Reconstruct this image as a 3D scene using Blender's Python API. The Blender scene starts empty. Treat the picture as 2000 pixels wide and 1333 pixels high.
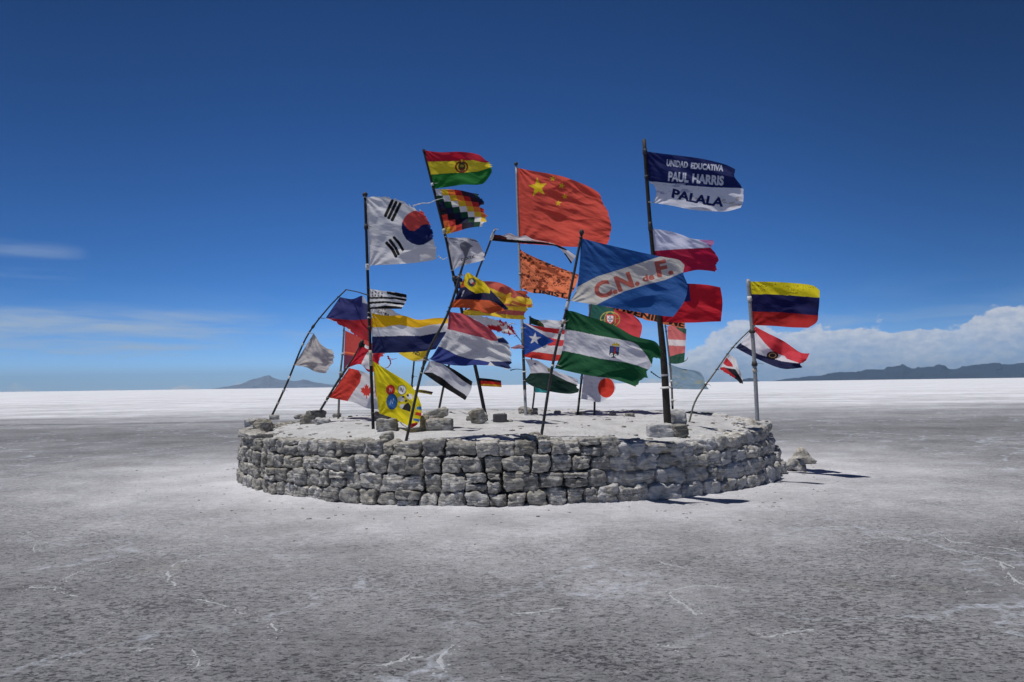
import bpy, math, random
import numpy as np
from mathutils import Vector, Matrix
R = math.radians
rng = np.random.default_rng(7)
random.seed(7)
S = bpy.context.scene
COL = S.collection

# ------------------------------------------------------------------ camera
CAMH = 1.6
PITCH = math.atan(85.5/1555.6)
ROLL = math.atan(28/2000)
F = 1555.6
fw = Vector((0, math.cos(PITCH), math.sin(PITCH)))
r0 = Vector((1, 0, 0)); u0 = Vector((0, -math.sin(PITCH), math.cos(PITCH)))
rt = r0*math.cos(ROLL) - u0*math.sin(ROLL)
up = u0*math.cos(ROLL) + r0*math.sin(ROLL)
cd = bpy.data.cameras.new('camera'); cam = bpy.data.objects.new('camera', cd); COL.objects.link(cam)
cd.lens = 28.0; cd.sensor_width = 36.0; cd.clip_start = 0.05; cd.clip_end = 200000
M4 = Matrix.Identity(4)
for i in range(3):
    M4[i][0] = rt[i]; M4[i][1] = up[i]; M4[i][2] = -fw[i]
M4[2][3] = CAMH
cam.matrix_world = M4
S.camera = cam

# ------------------------------------------------------------------ light
SUN_EL = R(73); SUN_AZ_FRONT = R(21)      # from the left, a little towards the camera side
sdir = Vector((-math.cos(SUN_AZ_FRONT)*math.cos(SUN_EL), -math.sin(SUN_AZ_FRONT)*math.cos(SUN_EL), math.sin(SUN_EL)))
sl = bpy.data.lights.new('sun', 'SUN'); sl.energy = 3.6; sl.angle = R(0.53); sl.color = (1.0, 0.965, 0.91)
so = bpy.data.objects.new('sun', sl); COL.objects.link(so)
so.rotation_mode = 'QUATERNION'; so.rotation_quaternion = sdir.to_track_quat('Z', 'Y'); so.location = (-20, -10, 60)
S.view_settings.view_transform = 'Standard'; S.view_settings.look = 'None'
S.view_settings.exposure = 0.0; S.view_settings.gamma = 1.0
S.cycles.max_bounces = 8

class NT:
    """small node-tree helper"""
    def __init__(s, tree): s.t = tree; s.n = tree.nodes; s.l = tree.links
    def add(s, typ, **kw):
        n = s.n.new(typ)
        for k, v in kw.items():
            if k == 'inp':
                for a, b in v.items():
                    if isinstance(b, bpy.types.NodeSocket): s.l.new(b, n.inputs[a])
                    else: n.inputs[a].default_value = b
            else: setattr(n, k, v)
        return n
    def math(s, op, a, b=0.0, c=None, clamp=False):
        n = s.n.new('ShaderNodeMath'); n.operation = op; n.use_clamp = clamp
        for i, x in enumerate((a, b) if c is None else (a, b, c)):
            if isinstance(x, bpy.types.NodeSocket): s.l.new(x, n.inputs[i])
            else: n.inputs[i].default_value = x
        return n.outputs[0]
    def ramp(s, x, stops, interp='LINEAR'):
        n = s.n.new('ShaderNodeValToRGB'); n.color_ramp.interpolation = interp
        el = n.color_ramp.elements
        while len(el) > 1: el.remove(el[-1])
        for i, (p, c) in enumerate(stops):
            e = el[0] if i == 0 else el.new(p)
            e.position = p
            if not isinstance(c, (tuple, list)): c = (c, c, c)
            e.color = (*c, 1)
        s.l.new(x, n.inputs[0]); return n.outputs[0]
    def curve(s, x, pts):
        n = s.n.new('ShaderNodeFloatCurve'); c = n.mapping.curves[0]
        c.points[0].location = pts[0]; c.points[1].location = pts[-1]
        for p in pts[1:-1]: c.points.new(*p)
        n.mapping.update(); s.l.new(x, n.inputs['Value']); return n.outputs[0]
    def mix(s, f, a, b, mode='MIX'):
        n = s.n.new('ShaderNodeMix'); n.data_type = 'RGBA'; n.blend_type = mode
        for i, x in ((0, f), (6, a), (7, b)):
            if isinstance(x, bpy.types.NodeSocket): s.l.new(x, n.inputs[i])
            else: n.inputs[i].default_value = x if i == 0 else (*x[:3], 1)
        return n.outputs[2]
    def noise(s, vec, scale, detail=4, rough=.5, dist=0.0, dim='3D'):
        n = s.add('ShaderNodeTexNoise', noise_dimensions=dim)
        s.l.new(vec, n.inputs['Vector'])
        n.inputs['Scale'].default_value = scale; n.inputs['Detail'].default_value = detail
        n.inputs['Roughness'].default_value = rough; n.inputs['Distortion'].default_value = dist
        return n.outputs[0]
    def comb(s, x, y, z):
        n = s.n.new('ShaderNodeCombineXYZ')
        for i, v in enumerate((x, y, z)):
            if isinstance(v, bpy.types.NodeSocket): s.l.new(v, n.inputs[i])
            else: n.inputs[i].default_value = v
        return n.outputs[0]

# ------------------------------------------------------------------ sky with far clouds
W = bpy.data.worlds.new("World"); S.world = W; W.use_nodes = True
t = NT(W.node_tree); t.n.clear()
sky = t.add('ShaderNodeTexSky', sky_type='NISHITA', sun_disc=False)
sky.sun_elevation = SUN_EL
sky.sun_rotation = math.atan2(sdir.x, sdir.y)
sky.altitude = 3650; sky.air_density = 1.0; sky.dust_density = 0.35; sky.ozone_density = 3.0
tc = t.add('ShaderNodeTexCoord').outputs['Generated']
sp = t.add('ShaderNodeSeparateXYZ', inp={0: tc})
x, y, z = sp.outputs
az = t.math('MULTIPLY', t.math('ARCTAN2', x, y), 180/math.pi)     # degrees, 0 = ahead, + = right
el = t.math('MULTIPLY', t.math('ARCSINE', z), 180/math.pi)
vec = t.comb(t.math('MULTIPLY', az, .1), t.math('MULTIPLY', el, .17), 0.0)
n1 = t.noise(vec, 4.2, 9, .56, .15)
n2 = t.noise(vec, 13.0, 6, .6)
# cumulus bank to the right, behind the hills
an = t.math('DIVIDE', az, 40.0, clamp=True)
top = t.math('MULTIPLY', t.curve(an, [(0, .0), (.22, .02), (.29, .28), (.34, .42), (.37, .60), (.42, .70), (.50, .58), (.57, .66), (.66, .60), (.74, .62), (.80, .74), (1, .80)]), 6.0)
edge = t.math('SUBTRACT', t.math('ADD', top, t.math('MULTIPLY', t.math('SUBTRACT', n1, .5), 4.2)), el)
cm = t.math('MULTIPLY', edge, 3.6, clamp=True)
cmask = t.math('MULTIPLY', cm, t.ramp(t.noise(vec, 2.6, 7, .6), [(.30, .78), (.5, 1.0)]))
depthin = t.math('DIVIDE', edge, 5.0, clamp=True)
shade = t.math('ADD', depthin, t.math('MULTIPLY', t.math('SUBTRACT', n2, .5), 1.3), clamp=True)
ccol = t.ramp(shade, [(0.0, (.78, .80, .86)), (.3, (.58, .64, .77)), (.65, (.40, .50, .70)), (1, (.28, .42, .66))])
# streaky high cloud to the left
vs = t.comb(t.math('MULTIPLY', az, .045), t.math('ADD', t.math('MULTIPLY', el, .38), t.math('MULTIPLY', az, .006)), 3.0)
n3 = t.noise(vs, 2.6, 8, .62, .35)
an2 = t.math('DIVIDE', t.math('ADD', az, 45), 45.0, clamp=True)
wl = t.curve(an2, [(0, 1.0), (.30, 1.0), (.48, .9), (.6, .55), (.68, .1), (.75, 0), (1, 0)])
wl2 = t.curve(an2, [(0, 1), (.30, .9), (.36, .5), (.41, 0), (1, 0)])
band2 = t.curve(t.math('DIVIDE', el, 12.0, clamp=True), [(0, 0), (.57, 0), (.59, .35), (.62, .3), (.65, .05), (.68, .1), (.72, .42), (.75, .3), (.81, 0), (1, 0)])
band1 = t.curve(t.math('DIVIDE', el, 12.0, clamp=True), [(0, .40), (.1, .45), (.2, .8), (.3, 1), (.40, .8), (.46, .15), (.54, .0), (1, 0)])
wm = t.math('MULTIPLY', t.math('ADD', t.math('MULTIPLY', wl, band1), t.math('MULTIPLY', wl2, band2)), t.ramp(n3, [(.31, 0.0), (.60, .9)]))
# faint streaks low down everywhere
wf = t.math('MULTIPLY', t.math('MULTIPLY', t.ramp(n3, [(.34, 0.0), (.7, .6)]), t.curve(t.math('DIVIDE', el, 12.0, clamp=True), [(0, 1), (.3, .8), (.5, .1), (1, 0)])), t.math('GREATER_THAN', el, -.5))
hs = t.mix(1.0, sky.outputs[0], (.66, 1.45, 2.5), 'MULTIPLY')
# polarised deep blue overhead of high, dry air
elf = t.math('DIVIDE', el, 40.0, clamp=True)
dk = t.curve(elf, [(0, .95), (.03, .84), (.08, .55), (.15, .43), (.3, .345), (.6, .24), (1, .17)])
skyc = t.mix(1.0, hs, t.comb(dk, dk, dk), 'MULTIPLY')
pz = t.curve(t.math('DIVIDE', t.math('ADD', az, 45), 90, clamp=True), [(0, .74), (.14, .80), (.4, 1.0), (.6, .97), (.86, .63), (1, .55)])
skyc = t.mix(1.0, skyc, t.comb(pz, pz, pz), 'MULTIPLY')
SK = 0.105
lowh = t.curve(t.math('DIVIDE', el, 12.0, clamp=True), [(0, .85), (.08, .72), (.16, .45), (.3, .18), (.5, 0), (1, 0)])
bg = t.add('ShaderNodeBackground', inp={'Strength': SK, 'Color': skyc})
bc = t.add('ShaderNodeBackground', inp={'Strength': .80, 'Color': ccol})
bw = t.add('ShaderNodeBackground', inp={'Strength': .78, 'Color': (.47, .60, .78, 1)})
up1 = t.add('ShaderNodeMixShader', inp={0: t.math('MAXIMUM', lowh, t.math('MAXIMUM', wm, wf), clamp=True), 1: bg.outputs[0], 2: bw.outputs[0]})
up2 = t.add('ShaderNodeMixShader', inp={0: t.math('MULTIPLY', cmask, .82), 1: up1.outputs[0], 2: bc.outputs[0]})
out = t.add('ShaderNodeOutputWorld', inp={0: up2.outputs[0]})

# ------------------------------------------------------------------ helpers
def P(px, py, D):
    d = fw + rt*((px-1000)/F) - up*((py-666.5)/F)
    return Vector((0, 0, CAMH)) + d*(D/d.y)
def Pn(px, py, D):
    px = np.asarray(px, float); py = np.asarray(py, float)
    a = (px-1000)/F; b = (py-666.5)/F
    dx = fw.x + rt.x*a - up.x*b; dy = fw.y + rt.y*a - up.y*b; dz = fw.z + rt.z*a - up.z*b
    k = D/dy
    return np.stack([dx*k, dy*k, CAMH+dz*k], -1)
def lin(c):
    c = np.asarray(c, float)/255
    return np.where(c <= .04045, c/12.92, ((c+.055)/1.055)**2.4)
def h3(i, j, k, seed):
    n = (i*374761393 + j*668265263 + k*2147483647 + seed*1274126177) & 0xffffffff
    n = ((n ^ (n >> 13))*1274126177) & 0xffffffff
    n = ((n ^ (n >> 16))*2246822519) & 0xffffffff
    return ((n ^ (n >> 15)) & 0xffff)/65535.0
def vnoise(x, y, z=0.0, seed=0):
    x, y, z = np.broadcast_arrays(np.asarray(x, float), np.asarray(y, float), np.asarray(z, float))
    xi, yi, zi = (np.floor(a).astype(np.int64) for a in (x, y, z))
    fx, fy, fz = x-xi, y-yi, z-zi
    fx, fy, fz = (a*a*a*(a*(a*6-15)+10) for a in (fx, fy, fz))
    r = 0
    for a in (0, 1):
        for b in (0, 1):
            for c in (0, 1):
                w = (fx if a else 1-fx)*(fy if b else 1-fy)*(fz if c else 1-fz)
                r = r + w*h3(xi+a, yi+b, zi+c, seed)
    return r*2-1
def fbm(x, y, z=0.0, o=4, seed=0, g=.5):
    r = 0; a = 1.0; f = 1.0
    for k in range(o):
        r = r + a*vnoise(x*f, y*f, np.asarray(z)*f, seed+k*17); a *= g; f *= 2.03
    return r
def mesh_obj(name, V, Fc, mat=None, parent=None, smooth=True, col=None, loc=None):
    """V (n,3) array, Fc list/array of quads or tris"""
    me = bpy.data.meshes.new(name)
    V = np.asarray(V, np.float32)
    if isinstance(Fc, np.ndarray):
        k = Fc.shape[1]; nf = len(Fc)
        me.vertices.add(len(V)); me.vertices.foreach_set('co', V.ravel())
        me.loops.add(nf*k); me.loops.foreach_set('vertex_index', Fc.astype(np.int32).ravel())
        me.polygons.add(nf); me.polygons.foreach_set('loop_start', np.arange(0, nf*k, k, dtype=np.int32))
        me.update(calc_edges=True)
    else:
        me.from_pydata([tuple(map(float, v)) for v in V], [], Fc); me.update()
    me.validate()
    if smooth: me.polygons.foreach_set('use_smooth', np.ones(len(me.polygons), bool))
    if col is not None:
        at = me.color_attributes.new('tint', 'FLOAT_COLOR', 'POINT')
        c = np.ones((len(V), 4), np.float32); c[:, :3] = col
        at.data.foreach_set('color', c.ravel())
    if mat: me.materials.append(mat)
    o = bpy.data.objects.new(name, me); COL.objects.link(o)
    if parent: o.parent = parent
    if loc is not None: o.location = loc
    return o
def tag(o, label=None, cat=None, group=None, kind=None):
    if label: o['label'] = label
    if cat: o['category'] = cat
    if group: o['group'] = group
    if kind: o['kind'] = kind
    return o
def empty(name, loc=(0, 0, 0)):
    o = bpy.data.objects.new(name, None); COL.objects.link(o); o.location = loc; o.empty_display_size = .2
    return o
def tube(pts, rad, n=8, cap=True):
    pts = [Vector(p) for p in pts]
    if not isinstance(rad, (list, tuple)): rad = [rad]*len(pts)
    V = []; Fc = []
    for i, p in enumerate(pts):
        d = (pts[min(i+1, len(pts)-1)] - pts[max(i-1, 0)]).normalized()
        a = d.cross(Vector((0, 1, 0.02))).normalized(); b = d.cross(a).normalized()
        for k in range(n):
            th = 2*math.pi*k/n
            V.append(p + (a*math.cos(th) + b*math.sin(th))*rad[i])
    for i in range(len(pts)-1):
        for k in range(n):
            Fc.append((i*n+k, i*n+(k+1) % n, (i+1)*n+(k+1) % n, (i+1)*n+k))
    if cap:
        Fc.append(tuple(range(n-1, -1, -1))); Fc.append(tuple(range((len(pts)-1)*n, len(pts)*n)))
    return V, Fc
def smoothpoly(pts, n):
    """Catmull-Rom through pts, n samples evenly by chord length"""
    p = np.asarray(pts, float)
    if len(p) == 2: 
        s = np.linspace(0, 1, n)[:, None]; return p[0]*(1-s)+p[1]*s
    q = np.vstack([2*p[0]-p[1], p, 2*p[-1]-p[-2]])
    out = []
    for i in range(len(p)-1):
        a, b, c, d = q[i:i+4]; s = np.linspace(0, 1, 24, endpoint=False)[:, None]
        out.append(.5*((2*b)+(-a+c)*s+(2*a-5*b+4*c-d)*s*s+(-a+3*b-3*c+d)*s**3))
    out = np.vstack(out+[p[-1:]])
    L = np.r_[0, np.cumsum(np.linalg.norm(np.diff(out, axis=0), axis=1))]
    L /= L[-1]; s = np.linspace(0, 1, n)
    return np.stack([np.interp(s, L, out[:, k]) for k in range(out.shape[1])], -1)

# ------------------------------------------------------------------ materials
def new_mat(name):
    m = bpy.data.materials.new(name); m.use_nodes = True
    t = NT(m.node_tree); t.n.clear()
    t.out = t.add('ShaderNodeOutputMaterial')
    return m, t
def finish(t, col, rough, bump=None, bstr=.3, bdist=.01, spec=.3):
    b = t.add('ShaderNodeBsdfPrincipled')
    for s, v in (('Base Color', col), ('Roughness', rough)):
        if isinstance(v, bpy.types.NodeSocket): t.l.new(v, b.inputs[s])
        else: b.inputs[s].default_value = (*v, 1) if s == 'Base Color' else v
    b.inputs['Specular IOR Level'].default_value = spec
    if bump is not None:
        bn = t.add('ShaderNodeBump', inp={'Strength': bstr, 'Distance': bdist, 'Height': bump})
        t.l.new(bn.outputs[0], b.inputs['Normal'])
    t.l.new(b.outputs[0], t.out.inputs[0]); return b

CX, CY, RAD = -.05, 15.5, 5.0

def mat_ground():
    m, t = new_mat('salt_flat')
    pos = t.add('ShaderNodeNewGeometry').outputs['Position']
    sp = t.add('ShaderNodeSeparateXYZ', inp={0: pos}); X, Y, _ = sp.outputs
    wob = t.noise(pos, .35, 3, .55)
    dx = t.math('SUBTRACT', X, CX); dy = t.math('SUBTRACT', Y, CY)
    r = t.math('SQRT', t.math('ADD', t.math('MULTIPLY', dx, dx), t.math('MULTIPLY', dy, dy)))
    r2 = t.math('ADD', r, t.math('MULTIPLY', t.math('SUBTRACT', wob, .5), 3.2))
    r2 = t.math('ADD', r2, t.math('MULTIPLY', t.math('SUBTRACT', t.noise(pos, 2.2, 8, .75), .5), 2.6))
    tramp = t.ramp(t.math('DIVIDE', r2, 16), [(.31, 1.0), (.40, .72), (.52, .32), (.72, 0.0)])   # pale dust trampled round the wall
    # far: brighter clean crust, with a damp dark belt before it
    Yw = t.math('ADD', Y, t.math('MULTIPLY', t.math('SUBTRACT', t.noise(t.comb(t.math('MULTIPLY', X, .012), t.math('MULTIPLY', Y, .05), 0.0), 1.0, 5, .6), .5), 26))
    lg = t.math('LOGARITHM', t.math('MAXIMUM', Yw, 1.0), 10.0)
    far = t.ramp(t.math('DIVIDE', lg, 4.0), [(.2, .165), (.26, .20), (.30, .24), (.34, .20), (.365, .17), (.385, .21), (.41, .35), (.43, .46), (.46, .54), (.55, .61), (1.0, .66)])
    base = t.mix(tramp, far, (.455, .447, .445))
    # windblown streaks far out and one dark wheel line crossing at the left
    stk = t.noise(t.comb(t.math('MULTIPLY', X, .05), t.math('MULTIPLY', Y, .16), 0.0), 1.0, 9, .68)
    stm = t.math('MULTIPLY', t.math('DIVIDE', t.math('SUBTRACT', Y, 18), 30, clamp=True), .75)
    base = t.mix(stm, base, t.ramp(stk, [(.3, .20), (.7, .78)]), 'OVERLAY')
    yl = t.math('ABSOLUTE', t.math('SUBTRACT', t.math('SUBTRACT', Y, t.math('MULTIPLY', t.noise(t.comb(t.math('MULTIPLY', X, .08), 0.0, 0.0), 1.0, 3), 3.0)), 37.0))
    trk = t.math('MULTIPLY', t.math('SUBTRACT', 1.0, t.math('DIVIDE', yl, 1.3), clamp=True), t.math('DIVIDE', t.math('SUBTRACT', -4.0, X), 6.0, clamp=True))
    base = t.mix(t.math('MULTIPLY', trk, .7), base, (.09, .09, .10))
    # mottling, broad
    mott = t.noise(pos, .9, 6, .6)
    base = t.mix(.6, base, t.ramp(mott, [(.3, .38), (.7, .66)]), 'OVERLAY')
    base = t.mix(.7, base, t.ramp(t.noise(pos, .22, 5, .6), [(.32, .40), (.66, .62)]), 'OVERLAY')
    warm = t.ramp(t.noise(pos, .5, 5, .6), [(.62, 0.0), (.74, .35)])
    base = t.mix(warm, base, (.24, .22, .165))
    # dark flecks: short pits, elongated across the view
    near = t.ramp(t.math('DIVIDE', Y, 40), [(0.0, 1.0), (.25, .85), (.5, .5), (1, .2)])
    dens = t.math('MULTIPLY', t.math('SUBTRACT', 1.0, t.math('MULTIPLY', tramp, .95)), near)
    wv = t.noise(pos, 3.0, 2, .5)
    v2 = t.comb(t.math('MULTIPLY', X, 20), t.math('MULTIPLY', Y, 34), t.math('MULTIPLY', wv, 9.0))
    fl = t.noise(v2, 1.0, 5, .68, .5)
    thr = t.math('ADD', .538, t.math('MULTIPLY', t.math('SUBTRACT', t.noise(pos, .6, 4, .6), .5), -.30))
    fm = t.math('MULTIPLY', t.math('SUBTRACT', fl, thr), 13.0, clamp=True)
    fm = t.math('MULTIPLY', fm, dens)
    # white ridges
    wc = t.add('ShaderNodeVectorMath', operation='ADD', inp={0: pos})
    nz = t.add('ShaderNodeTexNoise', inp={'Vector': pos, 'Scale': .9, 'Detail': 5.0, 'Roughness': .6})
    sc = t.add('ShaderNodeVectorMath', operation='SCALE', inp={0: nz.outputs['Color'], 'Scale': 1.8})
    t.l.new(sc.outputs[0], wc.inputs[1])
    vo = t.add('ShaderNodeTexVoronoi', feature='DISTANCE_TO_EDGE', inp={'Vector': wc.outputs[0], 'Scale': .42})
    wid = t.math('MULTIPLY', t.noise(pos, 2.1, 4, .7), .050)
    ridge = t.math('SUBTRACT', 1.0, t.math('DIVIDE', vo.outputs['Distance'], wid), clamp=True)
    rsel = t.ramp(t.noise(pos, .42, 3, .55), [(.42, 0.0), (.54, 1.0)])
    brk = t.ramp(t.noise(pos, 5.0, 4, .7), [(.40, 0.0), (.62, 1.0)])
    rm = t.math('MULTIPLY', t.math('MULTIPLY', ridge, rsel), brk)
    spots = t.ramp(t.noise(t.comb(X, t.math('MULTIPLY', Y, 1.7), 0.0), 1.7, 7, .68), [(.66, 0.0), (.80, .6)])
    rm = t.math('MULTIPLY', t.math('MAXIMUM', rm, spots), t.math('SUBTRACT', 1.0, t.math('MULTIPLY', tramp, .85)), clamp=True)
    grain = t.noise(pos, 60, 4, .7)
    crust = t.noise(t.comb(X, t.math('MULTIPLY', Y, 1.6), 0.0), 7.0, 10, .80)
    base = t.mix(t.math('SUBTRACT', .72, t.math('MULTIPLY', tramp, .45)), base, t.ramp(crust, [(.34, .22), (.5, .5), (.66, .80)]), 'OVERLAY')
    base = t.mix(.7, base, t.ramp(grain, [(.3, .30), (.7, .72)]), 'OVERLAY')
    vo2 = t.add('ShaderNodeTexVoronoi', feature='DISTANCE_TO_EDGE', inp={'Vector': wc.outputs[0], 'Scale': .17})
    rg2 = t.math('SUBTRACT', 1.0, t.math('DIVIDE', vo2.outputs['Distance'], t.math('MULTIPLY', t.noise(pos, 1.2, 4, .7), .022)), clamp=True)
    rg2 = t.math('MULTIPLY', rg2, t.math('MULTIPLY', t.ramp(t.noise(pos, 1.6, 4, .7), [(.42, 0.0), (.58, 1.0)]), t.math('DIVIDE', t.math('SUBTRACT', Y, 6), 8, clamp=True)))
    rm = t.math('MAXIMUM', rm, t.math('MULTIPLY', rg2, t.math('SUBTRACT', 1.0, tramp)))
    base = t.mix(t.math('MULTIPLY', fm, .95), base, (.035, .035, .04))
    base = t.mix(t.math('MULTIPLY', rm, .85), base, (.50, .52, .56))
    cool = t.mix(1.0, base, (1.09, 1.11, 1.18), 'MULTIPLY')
    hgt = t.math('ADD', t.math('SUBTRACT', t.math('MULTIPLY', rm, 1.2), t.math('MULTIPLY', fm, .9)), t.math('MULTIPLY', grain, .5))
    hgt = t.math('ADD', hgt, t.math('MULTIPLY', t.noise(pos, 9, 5, .6), 1.0))
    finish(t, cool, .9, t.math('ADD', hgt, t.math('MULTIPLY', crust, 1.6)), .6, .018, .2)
    return m
def mat_fill():
    m, t = new_mat('salt_fill')
    pos = t.add('ShaderNodeNewGeometry').outputs['Position']
    n = t.noise(pos, 2.2, 6, .6); g = t.noise(pos, 45, 5, .7)
    c = t.ramp(n, [(.25, (.42, .42, .425)), (.5, (.54, .54, .545)), (.75, (.64, .64, .65))])
    c = t.mix(.5, c, t.ramp(g, [(.3, .36), (.7, .62)]), 'OVERLAY')
    pit = t.ramp(t.noise(pos, 14, 4, .65), [(.66, 0.0), (.72, 1.0)])
    c = t.mix(t.math('MULTIPLY', pit, .6), c, (.2, .19, .18))
    h = t.math('ADD', t.noise(pos, 7, 6, .62), t.math('MULTIPLY', g, .15))
    finish(t, c, .9, h, .95, .08, .2)
    return m
def mat_block():
    m, t = new_mat('salt_block')
    pos = t.add('ShaderNodeNewGeometry').outputs['Position']
    at = t.add('ShaderNodeVertexColor', layer_name='tint'); s3 = t.add('ShaderNodeSeparateColor', inp={0: at.outputs[0]})
    tn, cr, wm_ = s3.outputs[0], s3.outputs[1], s3.outputs[2]
    sp = t.add('ShaderNodeSeparateXYZ', inp={0: pos})
    wob = t.noise(pos, 3.0, 4, .6)
    zz = t.math('ADD', t.math('MULTIPLY', sp.outputs[2], 42), t.math('MULTIPLY', wob, 6))
    band = t.noise(t.comb(t.math('MULTIPLY', sp.outputs[0], .5), t.math('MULTIPLY', sp.outputs[1], .5), zz), 1.0, 4, .6)
    n = t.noise(pos, 12, 7, .66); g = t.noise(pos, 70, 4, .7)
    c = t.ramp(n, [(.28, (.155, .147, .132)), (.5, (.36, .345, .32)), (.70, (.60, .58, .545))])
    c = t.mix(.9, c, t.ramp(band, [(.33, .25), (.65, .70)]), 'OVERLAY')
    c = t.mix(t.math('MULTIPLY', wm_, .55), c, (.22, .20, .15))
    c = t.mix(.5, c, t.ramp(g, [(.3, .33), (.7, .66)]), 'OVERLAY')
    c = t.mix(1.0, c, t.comb(tn, tn, tn), 'MULTIPLY')
    cn = t.noise(pos, 6.5, 6, .62)
    cm_ = t.math('MULTIPLY', t.math('SUBTRACT', t.math('ADD', cn, t.math('MULTIPLY', cr, .28)), .60), 7.0, clamp=True)
    c = t.mix(t.math('MULTIPLY', cm_, .8), c, (.56, .56, .57))
    h = t.math('ADD', t.math('ADD', n, t.math('MULTIPLY', band, .9)), t.math('MULTIPLY', g, .22))
    finish(t, c, .92, h, .95, .035, .15)
    return m
def mat_plain(name, col, rough=.6, scale=20, var=.35, bstr=.2, metal=0.0):
    m, t = new_mat(name)
    pos = t.add('ShaderNodeTexCoord').outputs['Object']
    n = t.noise(pos, scale, 5, .65)
    a = tuple(c*(1-var) for c in col); b = tuple(min(1, c*(1+var)) for c in col)
    c = t.ramp(n, [(.3, a), (.7, b)])
    bs = finish(t, c, rough, n, bstr, .004); bs.inputs['Metallic'].default_value = metal
    return m
def mat_cloth():
    m, t = new_mat('flag_cloth')
    at = t.add('ShaderNodeVertexColor', layer_name='tint')
    pos = t.add('ShaderNodeTexCoord').outputs['Object']
    st = t.noise(pos, 5.0, 5, .65)
    c = t.mix(.22, at.outputs[0], t.ramp(st, [(.3, .42), (.7, .60)]), 'OVERLAY')
    weave = t.noise(pos, 420, 2, .5)
    cre = t.noise(pos, 26, 4, .6, .6)
    h = t.math('ADD', t.math('MULTIPLY', weave, .08), cre)
    bn = t.add('ShaderNodeBump', inp={'Strength': .12, 'Distance': .012, 'Height': h})
    d = t.add('ShaderNodeBsdfPrincipled', inp={'Base Color': c, 'Roughness': .75, 'Specular IOR Level': .25, 'Sheen Weight': .1, 'Normal': bn.outputs[0]})
    tr = t.add('ShaderNodeBsdfTranslucent', inp={'Color': c, 'Normal': bn.outputs[0]})
    mx = t.add('ShaderNodeMixShader', inp={0: .5, 1: d.outputs[0], 2: tr.outputs[0]})
    t.l.new(mx.outputs[0], t.out.inputs[0])
    return m
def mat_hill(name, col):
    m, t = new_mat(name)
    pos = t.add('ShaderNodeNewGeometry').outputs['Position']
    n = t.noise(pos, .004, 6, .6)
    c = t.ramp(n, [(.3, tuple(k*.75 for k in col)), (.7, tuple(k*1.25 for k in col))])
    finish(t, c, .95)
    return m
MG, MF, MB_, MC = mat_ground(), mat_fill(), mat_block(), mat_cloth()
M_BLACK = mat_plain('black_steel', (.018, .018, .02), .5, 30, .5)
M_DARK = mat_plain('weathered_iron', (.045, .045, .045), .6, 30, .6)
M_GREY = mat_plain('grey_pipe', (.30, .31, .33), .45, 25, .3)
M_BROWN = mat_plain('painted_post', (.035, .028, .024), .65, 14, .5)
M_CREAM = mat_plain('pale_stick', (.42, .40, .34), .6, 20, .3)
M_STICK = mat_plain('old_stick', (.12, .12, .10), .7, 20, .4)
M_TAPE = mat_plain('white_cord', (.62, .62, .62), .8, 40, .2)
M_SLATE = mat_plain('grey_slab', (.085, .085, .095), .8, 30, .3)

# ------------------------------------------------------------------ ground
def build_ground():
    k = [0, 4, 8, 12, 20, 40, 80, 160, 400, 1000, 3000, 9000, 30000, 90000]
    xs = [-a for a in k[:0:-1]] + k
    ys = [-30] + k[0:] 
    V = [(a, b, 0) for b in ys for a in xs]; nx = len(xs)
    Fc = [(j*nx+i, j*nx+i+1, (j+1)*nx+i+1, (j+1)*nx+i) for j in range(len(ys)-1) for i in range(nx-1)]
    tag(mesh_obj('ground', V, Fc, MG, smooth=False), kind='structure')
build_ground()
def build_drift():
    '''salt blown and trodden up against the foot of the wall'''
    na, nr = 420, 10; V = []
    for i in range(nr+1):
        f = i/nr
        for j in range(na):
            th = 2*math.pi*j/na; w = .34+.16*float(vnoise(th*6, 0, 0, 31)); h = max(.004, .040+.035*float(vnoise(th*9, 1, 0, 32))+.02*float(vnoise(th*40, 1, 0, 33)))
            r_ = RAD-.14+(w+.14)*f
            V.append((CX+r_*math.sin(th), CY-r_*math.cos(th), h*(1-f)**1.6-.003*f+.006*float(vnoise(th*60, f*5, 0, 34))*(1-f)))
    idx = np.arange((nr+1)*na).reshape(nr+1, na); nx = np.roll(idx, -1, 1)
    tag(mesh_obj('ground', V, np.stack([idx[:-1], idx[1:], nx[1:], nx[:-1]], -1).reshape(-1, 4), MG), kind='structure')
build_drift()
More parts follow.
